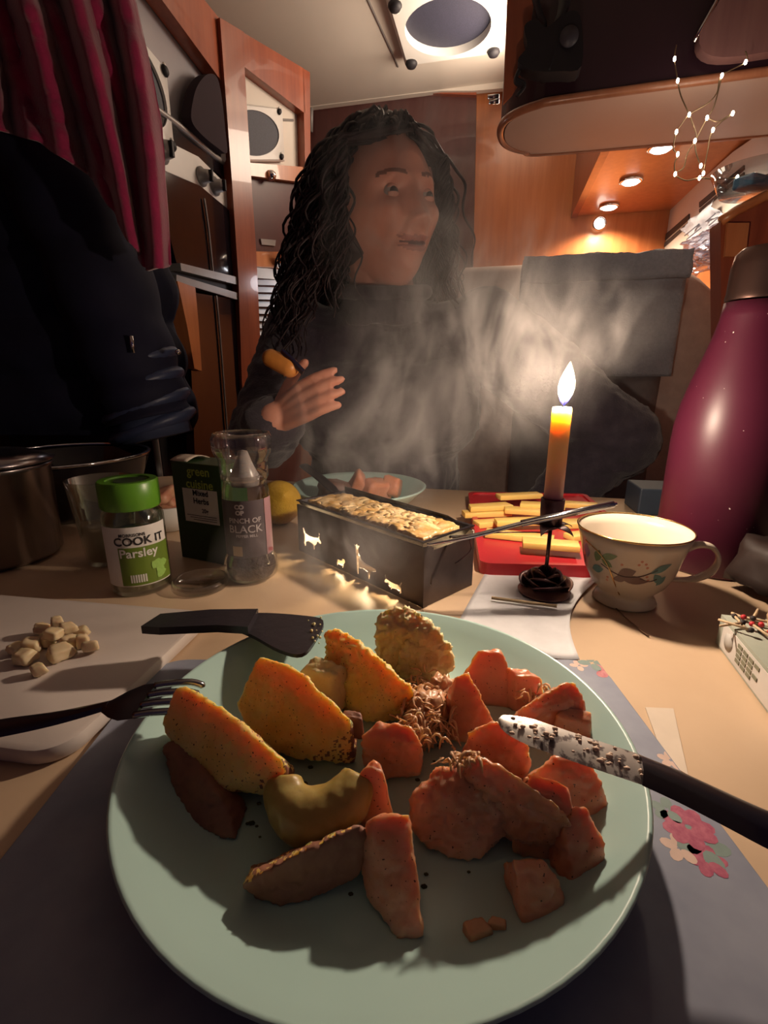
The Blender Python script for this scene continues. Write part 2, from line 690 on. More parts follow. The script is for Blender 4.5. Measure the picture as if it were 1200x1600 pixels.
def lp(*pp, vx=VXL):
    return [GVX(x, y, vx) for x, y in pp]


tower = thing('cooker_tower', 'tall black glass oven and fridge unit with cream control panel', 'oven', V(VXL - 0.1, 1.0, -0.72))
obj('carcass', vslab(VXL - 0.42, VXL - 0.03, 0.87, 1.13, -0.72, 0.83), M_blackm, tower, smooth=False)
obj('back_panel', slab(lp((172, 0), (232, 0), (326, 132), (348, 262), (200, 150), (184, 110), vx=VXL - 0.02), N_left, 0.012), M_greypanel, tower, smooth=False)
obj('control_panel', slab(lp((205, 168), (230, 212), (300, 246), (347, 292), (346, 326), (300, 290), (232, 262), (190, 240)), N_left, 0.015), M_white, tower, smooth=False)
obj('glass_lid', slab(lp((205, 158), (270, 195), (345, 252), (346, 282), (300, 246), (230, 208)), N_left, 0.012), M_black, tower, smooth=False)
for (x, y, r) in ((250, 235, 0.022), (314, 276, 0.018), (335, 291, 0.018)):
    c = GVX(x, y, VXL + 0.015)
    q = Vector(N_left).to_track_quat('Z', 'Y').to_matrix().to_4x4()
    kb = obj('knob', xf(lathe([(0, 0), (r, 0), (r * 1.02, 0.004), (r * 0.75, 0.006), (r * 0.65, 0.02), (0, 0.022)], 20), Matrix.Translation(c) @ q), M_silver, tower)
    obj('knob_grip', xf(box(r * 0.3, r * 1.2, 0.008, 0.001), Matrix.Translation(c + N_left * 0.02) @ q), M_blackm, kb, smooth=False)
obj('lid_edge', tube(spline(lp((198, 146), (240, 168), (290, 205), (330, 240), (352, 256), vx=VXL + 0.012), 6), 0.006, 8), M_silver, tower)
obj('oven_door', slab(lp((225, 262), (300, 292), (346, 330), (352, 436), (262, 412), (240, 330)), N_left, 0.02), M_black, tower, smooth=False)
obj('fridge_door', slab(lp((270, 455), (356, 468), (368, 645), (372, 720), (292, 720), (285, 560)), N_left, 0.02), M_black, tower, smooth=False)
obj('upper_rail', slab(lp((262, 412), (355, 434), (356, 446), (264, 424)), N_left, 0.028), M_silver, tower, smooth=False)
obj('lower_rail', slab(lp((256, 430), (357, 459), (358, 470), (256, 441)), N_left, 0.028), M_silver, tower, smooth=False)
obj('rail_gap', slab(lp((258, 424), (356, 446), (357, 459), (258, 432)), N_left, 0.012), M_blackm, tower, smooth=False)
obj('wood_post', slab(lp((256, 440), (285, 450), (290, 500), (296, 580), (284, 576), (272, 510)), N_left, 0.03), M_wood_l, tower, smooth=False)
obj('edge_bead', tube(spline(lp((319, 310), (326, 360), (333, 428), vx=VXL + 0.024), 6), 0.0022, 6), M_silver, tower)
obj('edge_bead', tube(spline(lp((338, 462), (345, 540), (354, 660), (360, 740), vx=VXL + 0.024), 6), 0.0022, 6), M_silver, tower)
obj('door_bead', tube(spline(lp((232, 618), (240, 670), (250, 745), vx=VXL + 0.03), 6), 0.006, 6), M_silver, tower)
# reflection of the roof vent over the grey back panel, built as a vent
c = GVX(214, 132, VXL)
roof_vent('reflected_vent_small', 'reflected roof vent built as a small cream vent on the grey panel above the cooker', c, GVX(235, 150, VXL) - GVX(205, 118, VXL), (0, 0, 1), N_left, 0.15, 0.14)
# dark bag hanging from the header
bag = [GVX(x, y, VXL + 0.01) for x, y in ((286, 160), (294, 135), (310, 118), (325, 124), (333, 160), (338, 205), (341, 240), (325, 232), (300, 212), (284, 190))]
obj('hanging_bag', slab(smooth_poly(bag, 4), N_left, 0.022), mat('plum_cloth', (0.022, 0.009, 0.015), 0.9), smooth='auto',
    label='dark plum cloth bag hanging above the cooker hob', cat='bag')
# header beam above the tower
obj('trim_5', slab(lp((196, -40), (262, -40), (326, 36), (327, 130), vx=VXL - 0.005), N_left, 0.03), M_wood, smooth=False, kind='structure',
    label='red wood beam above the cooker tower')

# ------------------------------------------------------------------ diagonal wardrobe front right of the tower
DA, DB = V(-0.65, 1.15), V(-0.43, 1.94)
N_d = Vector((DB.y - DA.y, -(DB.x - DA.x), 0)).normalized()


def dp(*pp, off=0.0):
    return [GP(x, y, DA + N_d * off, N_d) for x, y in pp]


wr = thing('wardrobe', 'tall cherry wood wardrobe front with upper mirror built as a cream panel and white slatted blind', 'wardrobe', V(-0.55, 1.45, -0.72))
obj('backing', slab(dp((330, 40), (462, 116), (470, 640), (470, 900), (365, 900)), N_d, -0.03), M_dkwood, wr, smooth=False)
obj('pillar', slab(dp((325, 36), (363, 58), (364, 108), (374, 262), (384, 400), (392, 560), (396, 760), (372, 760), (362, 600), (356, 440), (346, 300)), N_d, 0.035), M_wood, wr, smooth=False)
obj('header', slab(dp((362, 56), (460, 112), (463, 182), (362, 107)), N_d, 0.03), M_wood, wr, smooth=False)
obj('side_post', slab(dp((459, 112), (470, 118), (474, 470), (463, 470), (463, 260)), N_d, 0.03), M_wood, wr, smooth=False)
obj('reflected_ceiling', slab(dp((362, 107), (463, 180), (465, 264), (373, 257)), N_d, 0.006), M_cream, wr, smooth=False)  # mirror built as a flat panel in the reflected ceiling's cream
obj('panel_seam', tube(dp((365, 184), (458, 188), off=0.008), 0.003, 6), M_silver, wr)
obj('wood_rail', slab(dp((372, 257), (466, 264), (466, 288), (375, 277)), N_d, 0.025), M_wood_l, wr, smooth=False)
kb = dp((424, 274), off=0.028)[0]
obj('rail_knob', ball(kb, 0.012, 2), M_chrome, wr)
obj('dark_panel', slab(dp((375, 278), (466, 288), (466, 378), (379, 374)), N_d, 0.008), mat('dark_red_panel', (0.09, 0.022, 0.02), 0.4), wr, smooth=False)
obj('lower_rail', slab(dp((379, 374), (466, 380), (466, 398), (381, 394)), N_d, 0.02), M_dkwood, wr, smooth=False)
obj('recess_handle', slab(dp((396, 375), (420, 377), (419, 386), (398, 384)), N_d, 0.024), M_silver, wr, smooth=False)
obj('blind_box', slab(dp((382, 395), (466, 396), (466, 422), (383, 418)), N_d, 0.03), M_wood_l, wr, smooth=False)
obj('blind_sill', slab(dp((383, 418), (466, 424), (466, 440), (384, 434)), N_d, 0.012), M_cream, wr, smooth=False)
M_slat = mat('blind_slat', (0.68, 0.70, 0.72), 0.3, col2=(0.60, 0.62, 0.64), scale=10)
for k in range(13):
    y = 437 + k * 11.2
    p = dp((384 + k * 0.6, y), (470, y + 2), (470, y + 10.5), (385 + k * 0.6, y + 8.6), off=0.004)
    d = slab(p, N_d, 0.006)
    # tilt each slat: its lower edge stands proud
    vs = [Vector(v) for v in d[0]]
    for i in (2, 3, 6, 7): vs[i] = vs[i] + N_d * 0.010
    obj('slat', (vs, d[1]), M_slat, wr, smooth=False)
roof_vent('reflected_vent', 'reflection of the roof vent built as a cream vent with dark oval screen on the wardrobe upper panel', dp((392, 210), off=0.01)[0],
          dp((420, 212))[0] - dp((380, 210))[0], (0, 0, 1), N_d, 0.235, 0.115)  # mirror image of the roof vent, built as a solid vent
# chrome reading lamp that lights the blind
lp0 = dp((447, 408), off=0.06)[0]
lamp = thing('reading_lamp', 'small chrome reading lamp above the white slatted blind', 'lamp', lp0)
obj('lamp_head', ball(lp0, 0.028, 3, (1, 1, 0.9)), M_chrome, lamp)
obj('lamp_arm', tube([lp0, lp0 - N_d * 0.05], 0.006, 8), M_chrome, lamp)
pl = bpy.data.lights.new('reading_lamp_bulb', 'POINT'); pl.energy = 0.22; pl.color = (0.95, 0.95, 1.0); pl.shadow_soft_size = 0.02
po = bpy.data.objects.new('reading_lamp_bulb', pl); COL.objects.link(po); po.parent = lamp; po.location = N_d * 0.05 + Vector((0, 0, -0.045))

# ------------------------------------------------------------------ right: transverse locker with rounded end
ZL = 0.63
lk = thing('overhead_locker', 'dark overhead locker with pale rounded underside hung with fairy lights', 'cupboard', V(0.28, 1.13, ZL))
tip = [(-0.027, 1.115), (-0.012, 1.068), (0.035, 1.036), (0.11, 1.026), (0.545, 1.010), (0.545, 1.245), (0.09, 1.236), (0.02, 1.214), (-0.018, 1.172)]
tipv = [Vector((a, b, 0)) for a, b in tip]


def lk_ring(poly, z0, z1, grow=0.0):
    c = Vector((0.28, 1.125, 0))
    pts = [p + (p - c).normalized() * grow for p in poly]
    lo = [V(p.x, p.y, z0) for p in pts]
    n = len(lo)
    hi = [V(p.x, p.y, z1) for p in pts]
    return [tuple(v) for v in lo + hi], [tuple(range(n))[::-1], tuple(range(n, 2 * n))] + [(i, (i + 1) % n, n + (i + 1) % n, n + i) for i in range(n)]


rnd = [Vector((p.x, p.y, 0)) for p in spline([tipv[5], tipv[6], tipv[7], tipv[8], tipv[0], tipv[1], tipv[2], tipv[3], tipv[4]], 6)]
M_soffit = mat('pale_soffit', (0.56, 0.40, 0.33), 0.4, col2=(0.52, 0.36, 0.29), scale=4)
obj('underside', lk_ring(rnd, ZL, ZL + 0.012, -0.008), M_soffit, lk, smooth=False)
M_dklock = mat('dark_locker', (0.035, 0.014, 0.022), 0.35, col2=(0.028, 0.010, 0.017), coat=0.3, scale=5)
obj('body', lk_ring(rnd, ZL + 0.010, CEIL - 0.003, 0.0), M_dklock, lk, smooth='auto')
obj('edge_bead', tube([V(p.x, p.y, ZL + 0.004) for p in rnd], 0.007, 8), wood('edge_wood', (0.42, 0.17, 0.09), (0.34, 0.12, 0.06)), lk)
obj('end_strip', slab([GVY(x, y, 1.02) for x, y in ((793, -20), (838, -20), (826, 60), (812, 130), (800, 150), (786, 165))], N_back, 0.006), M_wood, lk, smooth=False)
# upper right: glossy brown flap with a bright edge
flap = [GVY(x, y, 1.008) for x, y in ((1085, 70), (1120, 8), (1135, -30), (1260, -30), (1260, 70), (1180, 95), (1105, 100))]
fl = obj('flap', slab(smooth_poly(flap, 4), N_back, 0.02), wood('flap_wood', (0.26, 0.13, 0.12), (0.20, 0.09, 0.09)), lk, smooth='auto')
obj('flap_edge', tube([GVY(x, y, 0.984) for x, y in ((1084, 66), (1100, 36), (1118, 4), (1128, -20))], 0.0025, 6), M_chrome, fl)
# hinge screws at the end
obj('latch', join(tube([GVY(762, 152, 1.11), GVY(780, 150, 1.11)], 0.004, 8), tube([GVY(764, 160, 1.11), GVY(780, 158, 1.11)], 0.004, 8)), M_chrome, lk)

# black straps hanging at the locker's end
st = thing('strap_bundle', 'black straps and buckles hanging in front of the locker end', 'strap', GVY(850, 130, 0.985))
VS = 0.985
obj('strap', tube(spline([GVY(x, y, VS) for x, y in ((832, -20), (842, 20), (850, 45), (838, 70), (828, 95))], 6), 0.009, 8, flat=0.4), M_blackm, st)
obj('strap', tube(spline([GVY(x, y, VS) for x, y in ((884, -20), (880, 15), (868, 50), (862, 85), (852, 120))], 6), [0.022] * 25, 8, flat=0.35), M_blackm, st)
obj('buckle', slab(smooth_poly([GVY(x, y, VS + 0.01) for x, y in ((818, 60), (836, 50), (852, 62), (880, 40), (902, 46), (904, 120), (870, 128), (830, 126), (808, 112), (822, 90))], 4), N_back, 0.03), M_blackm, st, smooth='auto')
obj('tail', tube(spline([GVY(x, y, VS) for x, y in ((812, 108), (806, 125), (818, 135), (808, 150))], 6), 0.008, 8, flat=0.4), M_blackm, st)
obj('badge', xf(lathe([(0, 0), (0.014, 0), (0.014, 0.003), (0, 0.004)], 24), Matrix.Translation(GVY(889, 58, VS - 0.022)) @ Vector(N_back).to_track_quat('Z', 'Y').to_matrix().to_4x4()), mat('grey_badge', (0.05, 0.045, 0.06), 0.5), st)

# ------------------------------------------------------------------ right: soffit locker with three spot lamps
ZS = 0.702
sof = thing('side_locker', 'orange lit cherry wood locker underside with three round spot lamps', 'cupboard', V(0.38, 1.6, ZS))
obj('underside', vslab(0.225, 0.548, 1.255, 1.957, ZS, ZS + 0.02), M_wood_l, sof, smooth=False)
obj('front_panel', vslab(0.205, 0.225, 1.255, 1.957, ZS - 0.005, CEIL - 0.004), M_wood, sof, smooth=False)
for (x, y) in ((1033, 231), (986, 283), (952, 323)):
    c = GZ(x, y, ZS - 0.004)
    sp = thing('spot_lamp', {1033: 'nearest bright round spot lamp in the orange locker underside', 986: 'middle bright round spot lamp in the orange locker underside',
                             952: 'farthest bright round spot lamp, closest to the far wall'}[x], 'lamp', c, 'spot lamps under the side locker')
    obj('bezel', xf(shell([(0.024, 0.004), (0.031, 0.004), (0.031, -0.002), (0.024, -0.004), (0.024, 0.004)], 24), Matrix.Translation(c)), M_chrome, sp)
    obj('lens', xf(lathe([(0, -0.009), (0.018, -0.007), (0.024, -0.003), (0.024, 0.003), (0, 0.003)], 24), Matrix.Translation(c)), emis('spot_lens', (1.0, 0.93, 0.88), 9.0), sp)
    l = bpy.data.lights.new('spot_beam', 'SPOT'); l.energy = SPOT_W; l.color = (1.0, 0.74, 0.50); l.spot_size = R(150); l.spot_blend = 0.6; l.shadow_soft_size = 0.02
    lo = bpy.data.objects.new('spot_beam', l); COL.objects.link(lo); lo.parent = sp; lo.location = (0, 0, -0.012)
sc = GVY(936, 350, 1.945)  # added light and disc where the farthest spot's beam meets the wall
sw = thing('beam_spot_light', 'added round light standing for the farthest spot beam on the orange wood wall', 'lamp', sc)
qb = Vector(N_back).to_track_quat('Z', 'Y').to_matrix().to_4x4()
obj('beam_spot_rim', xf(shell([(0.016, 0), (0.022, 0), (0.022, 0.012), (0.016, 0.014), (0.016, 0)], 20), Matrix.Translation(sc) @ qb), M_chrome, sw)
obj('lens', xf(lathe([(0, 0), (0.016, 0), (0.016, 0.008), (0, 0.012)], 20), Matrix.Translation(sc) @ qb), emis('beam_spot_lens', (1.0, 0.85, 0.7), 4.0), sw)
l = bpy.data.lights.new('beam_spot_glow', 'SPOT'); l.spot_size = R(165); l.spot_blend = 0.4; l.energy = 1.6; l.color = (1.0, 0.76, 0.52); l.shadow_soft_size = 0.02
lo = bpy.data.objects.new('beam_spot_glow', l); COL.objects.link(lo); lo.parent = sw; lo.location = N_back * 0.045 + Vector((0, 0, -0.02))

# ------------------------------------------------------------------ right wall: white window cassette with slots
N_right = V(-1, 0, 0)
VXR = 0.535


def rp(*pp, vx=VXR):
    return [GVX(x, y, vx) for x, y in pp]


win = thing('window_1', 'white window blind cassette with dark slots on the right wall', 'window', GVX(1100, 330, VXR), kind='structure')
frame = rp((1022, 402), (1029, 358), (1040, 336), (1090, 296), (1160, 236), (1190, 216), (1240, 190), (1240, 300), (1150, 350), (1090, 400), (1050, 420))
obj('cassette', slab(frame, N_right, 0.02), M_white, win, smooth=False)
M_slot = mat('slot_dark', (0.05, 0.045, 0.045), 0.6)
for poly in (((1034, 372), (1078, 334), (1078, 342), (1034, 381)), ((1034, 384), (1078, 346), (1078, 351), (1034, 390)),
             ((1094, 316), (1164, 258), (1164, 265), (1094, 324)), ((1094, 327), (1164, 269), (1164, 274), (1094, 332))):
    obj('slot', slab(rp(*poly, vx=VXR - 0.02), N_right, 0.003), M_slot, win, smooth=False)

# papers and clear bag hung under the cassette
pap_m = mat('receipt_paper', (0.42, 0.46, 0.56), 0.7, scale=30)
def paper(name, label, quad, vx, seed):
    q = [GVX(x, y, vx) for x, y in quad]
    return obj(name, grid(lambda u, v: (q[0] * (1 - u) + q[1] * u) * (1 - v) + (q[3] * (1 - u) + q[2] * u) * v + N_right * 0.02 * fbm((u, v, seed), 2.0), 12, 12, 0.0006),
               pap_m, label=label, cat='paper')
p1 = paper('receipt', 'pale printed receipt tucked under the window cassette', ((1063, 358), (1118, 312), (1136, 352), (1085, 396)), 0.495, 1)
M_ink = mat('grey_ink', (0.16, 0.17, 0.22), 0.7)
for k in range(5):
    q0, q1 = GVX(1070 + k * 3, 368 + k * 6, 0.488), GVX(1092 + k * 3, 350 + k * 6, 0.488)
    obj('print_line', tube([q0, q1], 0.0022, 4), M_ink, p1)
for k in range(4):
    q0, q1 = GVX(1098 + k * 5, 340 + k * 6, 0.488), GVX(1112 + k * 5, 328 + k * 6, 0.488)
    obj('print_line', tube([q0, q1], 0.0022, 4), M_ink, p1)
p2 = paper('receipt', 'second pale receipt inside the clear bag beside the shelf', ((1090, 392), (1132, 352), (1146, 388), (1108, 420)), 0.478, 2)
q = [GVX(x, y, 0.455) for x, y in ((1050, 398), (1136, 345), (1144, 395), (1090, 436))]
obj('plastic_bag', grid(lambda u, v: (q[0] * (1 - u) + q[1] * u) * (1 - v) + (q[3] * (1 - u) + q[2] * u) * v + N_right * 0.05 * (fbm((u, v, 4), 3.0) + 0.5 * abs(fbm((u, v, 7), 9.0))), 36, 36, 0.0004),
    clear_glass('bag_film', (0.9, 0.92, 0.98), 0.08, 0.6), smooth=False, label='crumpled clear plastic bag hanging over the receipts', cat='bag')
# wooden corner shelf unit in front of the cassette
sh = thing('corner_shelf', 'cherry wood corner shelf with rounded top behind the maroon bottle', 'shelf', GVY(1180, 500, 0.86))
obj('body', slab([GVY(x, y, 0.89) for x, y in ((1126, 346), (1150, 332), (1196, 308), (1300, 300), (1300, 620), (1128, 620))], N_back, -0.04), M_wood, sh, smooth=False)
obj('inset_panel', slab([GVY(x, y, 0.888) for x, y in ((1134, 350), (1168, 350), (1162, 402), (1130, 402))], N_back, 0.006), M_wood_l, sh, smooth=False)
obj('top_edge', tube([GVY(x, y, 0.89) for x, y in ((1126, 346), (1150, 330), (1196, 306), (1300, 298))], 0.007, 8), M_wood_l, sh)
bt = GVY(1180, 302, 0.905)
gl = thing('glass_dish', 'small clear glass dish on top of the corner shelf', 'dish', bt)
obj('dish_body', xf(shell([(0.001, 0), (0.045, 0.0), (0.06, 0.03), (0.057, 0.03), (0.043, 0.003), (0.001, 0.003)], 32), Matrix.Translation(bt)), clear_glass('dish_glass', (0.8, 0.84, 0.86), 0.03, 0.7), gl)
obj('dish_content', xf(box(0.05, 0.03, 0.016, 0.003), TR(bt + Vector((-0.005, 0, 0.004)), 0.4)), mat('blue_wrap', (0.10, 0.22, 0.35), 0.4), gl, smooth=False)

# ------------------------------------------------------------------ fairy lights
fy = thing('fairy_lights', 'string of tiny warm white fairy lights on thin wire hanging from the locker', 'fairy lights', GVY(1100, 190, 0.95))
bul = [(1054, 92), (1059, 126), (1077, 179), (1105, 184), (1128, 118), (1165, 97), (1145, 177), (1114, 203), (1086, 220), (1057, 206), (1059, 241), (1055, 272), (1093, 278), (1099, 271), (1095, 259), (1152, 277), (1172, 294), (1185, 276)]
VF = 0.95
wires = [[(1057, 70), (1054, 92), (1059, 126), (1064, 150), (1077, 179), (1088, 210), (1086, 220), (1088, 240), (1095, 259), (1099, 271)],
         [(1165, 80), (1165, 97), (1128, 118), (1120, 145), (1105, 162), (1077, 179), (1062, 198), (1057, 206), (1052, 232), (1059, 241), (1054, 256), (1055, 272)],
         [(1128, 118), (1116, 165), (1105, 184), (1086, 220), (1074, 240), (1068, 262), (1055, 272), (1072, 282), (1093, 278), (1120, 280), (1152, 277), (1172, 272), (1185, 276), (1215, 268)],
         [(1105, 184), (1122, 190), (1145, 177), (1114, 203), (1106, 235), (1099, 271)]]
for w in wires:
    obj('wire', tube(spline([GVY(x, y, VF) for x, y in w], 5), 0.0009, 5), mat('copper_wire', (0.25, 0.17, 0.10), 0.4, 0.8), fy)
M_led = emis('led', (1.0, 0.88, 0.68), 40.0)
for (x, y) in bul:
    b = ball(GVY(x, y, VF - 0.002), 0.0026, 2, (0.8, 0.8, 1.3))
    obj('bulb', b, M_led, fy)
fl_ = bpy.data.lights.new('fairy_glow', 'POINT'); fl_.energy = 0.35; fl_.color = (1, 0.86, 0.66); fl_.shadow_soft_size = 0.06
fo = bpy.data.objects.new('fairy_glow', fl_); COL.objects.link(fo); fo.parent = fy; fo.location = (0, -0.01, 0)

# ------------------------------------------------------------------ seats behind the person
M_seat = mat('beige_seat', (0.42, 0.34, 0.31), 0.85, scale=40, bump=0.2)
M_greyseat = mat('grey_seat', (0.15, 0.135, 0.14), 0.9, scale=60, bump=0.2)
M_towel = mat('grey_towel', (0.24, 0.25, 0.29), 0.95, scale=150, bump=0.9, bscale=350, sheen=0.3)


def seatback(x0, x1, y0, y1, z0, z1, bev):
    d = box(x1 - x0, y1 - y0, z1 - z0, bev, 5)
    return [tuple(V(v[0] + (x0 + x1) / 2, v[1] + (y0 + y1) / 2, v[2] + z0)) for v in d[0]], d[1]


def van_at(px, py, vy):
    return unV(GVY(px, py, vy))


a = van_at(822, 402, 1.20); b = van_at(1078, 398, 1.20)
s2 = thing('van_seat', 'grey fabric seat back with a towel over its top', 'seat', V((a[0] + b[0]) / 2, 1.30, -0.72))
TOPZ = a[2]
obj('backrest', seatback(a[0], b[0], 1.22, 1.38, -0.25, TOPZ - 0.012, 0.045), M_greyseat, s2)
obj('seat_cushion', seatback(a[0] - 0.03, b[0] + 0.03, 0.93, 1.36, -0.36, -0.22, 0.05), M_greyseat, s2)
obj('seat_base', seatback(a[0] + 0.04, b[0] - 0.04, 0.98, 1.31, -0.72, -0.34, 0.01), M_blackm, s2, smooth=False)
obj('shoulder_wing', xf(ball((0, 0, 0), 1.0, 4, (0.19, 0.06, 0.34)), Matrix.Translation(V(b[0] + 0.000, 1.30, TOPZ - 0.36))), M_seat, s2)
# towel folded over the top edge
x0, x1 = a[0] - 0.004, b[0] + 0.004
def towel_f(u, v):
    s = v * 0.44
    x = x0 + (x1 - x0) * u
    wob = 0.004 * fbm((u * 2, v * 4, 1), 3.0)
    r = 0.03
    if s < 0.22:
        y, z = 1.212 + wob, TOPZ - 0.22 + s - r
    elif s < 0.22 + 0.06:
        t = (s - 0.22) / 0.06
        y, z = 1.212 + 0.05 * t, TOPZ - r + 0.036 * math.sin(t * math.pi / 2) + wob
    elif s < 0.36:
        t = (s - 0.28) / 0.08
        y, z = 1.262 + 0.08 * t, TOPZ + 0.006 + wob
    else:
        y, z = 1.39, TOPZ + 0.006 - (s - 0.36)
    return V(x, y, z)
obj('towel', grid(towel_f, 40, 60, 0.012), M_towel, label='thick grey towel folded over the top of the grey seat', cat='towel')
obj('towel_fold', grid(lambda u, v: V(x0 + (x1 - x0) * u, 1.194 + 0.004 * fbm((u * 3, v, 5), 3), TOPZ - 0.003 - v * 0.052 + 0.002 * fbm((u * 5, v, 2), 4)), 40, 6, 0.01),
    M_towel, COL.objects['towel'])
a3 = van_at(716, 414, 1.45); b3 = van_at(880, 410, 1.45)
s3 = thing('bench_seat', 'beige fabric bench seat back behind the person', 'seat', V((a3[0] + b3[0]) / 2, 1.52, -0.72))
obj('backrest', seatback(a3[0], b3[0], 1.47, 1.59, -0.3, a3[2], 0.02), M_seat, s3)
obj('seat_base', seatback(a3[0], b3[0], 1.40, 1.59, -0.72, -0.28, 0.02), M_seat, s3)

# ================================================================== THE TABLE
M_table = mat('table_laminate', (0.67, 0.485, 0.325), 0.45, col2=(0.62, 0.44, 0.29), scale=14, detail=6)
tb = thing('table', 'beige laminate dinette table set for a candle lit supper', 'table', V(-0.12, 0.34, -0.72))
def rounded_rect(x0, x1, y0, y1, r, n=6):
    out = []
    for cx, cy, a in ((x1 - r, y1 - r, 0), (x0 + r, y1 - r, 90), (x0 + r, y0 + r, 180), (x1 - r, y0 + r, 270)):
        for k in range(n + 1):
            t = R(a + 90 * k / n)
            out.append((cx + r * math.cos(t), cy + r * math.sin(t)))
    return out
def prism(pts, z0, z1, fr=lambda x, y, z: Vector((x, y, z))):
    n = len(pts)
    return [tuple(fr(x, y, z0)) for x, y in pts] + [tuple(fr(x, y, z1)) for x, y in pts], [tuple(range(n))[::-1], tuple(range(n, 2 * n))] + [(i, (i + 1) % n, n + (i + 1) % n, n + i) for i in range(n)]
def bprism(pts, z0, z1, bev, fr=lambda x, y, z: Vector((x, y, z)), shrink=None):
    """prism with a softened upper and lower edge (pts roughly round their centre)"""
    n = len(pts)
    cx = sum(p[0] for p in pts) / n; cy = sum(p[1] for p in pts) / n
    def ins(d):
        out = []
        for i in range(n):
            a, b, c = Vector(pts[i - 1]), Vector(pts[i]), Vector(pts[(i + 1) % n])
            t = (c - a); nn = Vector((-t.y, t.x))
            nn = nn.normalized() if nn.length > 1e-9 else Vector((0, 0))
            if nn.dot(Vector((cx, cy)) - b) < 0: nn = -nn
            out.append(b + nn * d)
        return out
    rings = [(ins(bev), z0), (ins(bev * .3), z0 + bev * .3), (ins(0), z0 + bev), (ins(0), z1 - bev), (ins(bev * .3), z1 - bev * .3), (ins(bev), z1)]
    vs, fs = [], []
    for rg, z in rings:
        vs += [tuple(fr(p[0], p[1], z)) for p in rg]
    for j in range(5):
        fs += [(j * n + i, j * n + (i + 1) % n, (j + 1) * n + (i + 1) % n, (j + 1) * n + i) for i in range(n)]
    fs += [tuple(range(n))[::-1], tuple(range(5 * n, 6 * n))]
    return vs, fs
obj('table_top', bprism(rounded_rect(-0.62, 0.40, -0.12, 0.775, 0.06), -0.028, 0.0, 0.003, lambda x, y, z: V(x, y, z)), M_table, tb, smooth='auto')
for (x, y) in ((-0.12, 0.10), (-0.12, 0.52)):
    obj('leg', [tuple(V(v[0] + x, v[1] + y, v[2] - 0.72)) for v in lathe([(0.05, 0), (0.05, 0.01), (0.03, 0.02), (0.03, 0.692)], 24)[0]] and
        ([tuple(V(v[0] + x, v[1] + y, v[2] - 0.72)) for v in lathe([(0.09, 0), (0.09, 0.012), (0.03, 0.02), (0.03, 0.692)], 24)[0]], lathe([(0.09, 0), (0.09, 0.012), (0.03, 0.02), (0.03, 0.692)], 24)[1]), M_steel, tb)

# ------------------------------------------------------------------ placemat with printed flowers
M_mat = mat('placemat_grey', (0.30, 0.32, 0.40), 0.45, col2=(0.22, 0.24, 0.32), scale=22)
PMZ = 0.0025
pm = thing('placemat', 'grey blue placemat with pink flower print under the mint plate', 'placemat', (0, 0.14, 0))
obj('mat_sheet', bprism(rounded_rect(-0.148, 0.140, 0.0, 0.276, 0.02), 0.0002, PMZ, 0.0006), M_mat, pm, smooth=False)
M_petal = mat('print_pink', (0.60, 0.26, 0.26), 0.5, col2=(0.50, 0.14, 0.18), scale=300)
M_petal2 = mat('print_rose', (0.50, 0.13, 0.20), 0.5, col2=(0.36, 0.06, 0.13), scale=260)
M_leafp = mat('print_leaf', (0.22, 0.30, 0.28), 0.5, scale=90)
M_bloss = mat('print_cream', (0.70, 0.50, 0.42), 0.5, scale=90)
def flower(c, r, n, m, seed):
    rr = random.Random(seed)
    vs, fs = [], []
    for k in range(n):
        a = 2 * math.pi * k / n + rr.uniform(-.15, .15)
        pts = []
        for j in range(10):
            t = 2 * math.pi * j / 10
            x, y = r * .55 + r * .45 * math.cos(t), r * .33 * math.sin(t)
            pts.append((min(0.1392, c[0] + x * math.cos(a) - y * math.sin(a)), min(0.2750, c[1] + x * math.sin(a) + y * math.cos(a)), PMZ + 0.00004 + 0.00001 * k))
        b = len(vs); vs += pts; fs.append(tuple(range(b, b + 10)))
    return obj('printed_flower', (vs, fs), m, pm, smooth=False)
def onmat(px, py):
    p = GZ(px, py, PMZ); return (p.x, p.y)
flower(onmat(952, 1048), 0.011, 5, M_petal, 1)
flower(onmat(905, 1040), 0.006, 4, M_bloss, 2)
flower(onmat(1075, 1292), 0.0105, 8, M_petal2, 3)
flower(onmat(1105, 1345), 0.0075, 6, M_petal2, 4)
flower(onmat(1062, 1325), 0.007, 5, M_bloss, 5)
flower(onmat(1048, 1188), 0.006, 5, M_bloss, 6)
flower(onmat(1042, 1265), 0.007, 5, M_leafp, 7)
flower(onmat(1100, 1325), 0.010, 4, M_leafp, 8)
flower(onmat(925, 1036), 0.009, 4, M_leafp, 9)
for k, (x, y) in enumerate(((0.10, 0.055), (0.122, 0.09))):
    flower((x, y), 0.011, 6, M_petal2 if k % 2 else M_petal, 20 + k)

# ------------------------------------------------------------------ mint plate
PC = Vector((-0.0015, 0.1895, PMZ))
M_mint = mat('mint_melamine', (0.42, 0.60, 0.565), 0.28, col2=(0.39, 0.565, 0.53), scale=5, spec=0.45)
prof = [(0.001, 0.0), (0.075, 0.0), (0.080, 0.001), (0.100, 0.005), (0.122, 0.0165), (0.1285, 0.0212), (0.1290, 0.0222), (0.1280, 0.0228), (0.1265, 0.0222),
        (0.118, 0.0168), (0.104, 0.0092), (0.094, 0.0055), (0.084, 0.0042), (0.060, 0.0038), (0.001, 0.0036)]
prof = [(r * 0.8745, z) for r, z in prof]
obj('plate', xf(shell(prof, 96), Matrix.Translation(PC)), M_mint, label='large mint green plate heaped with potatoes and orange root vegetables', cat='plate')
PZ = PMZ + 0.0036

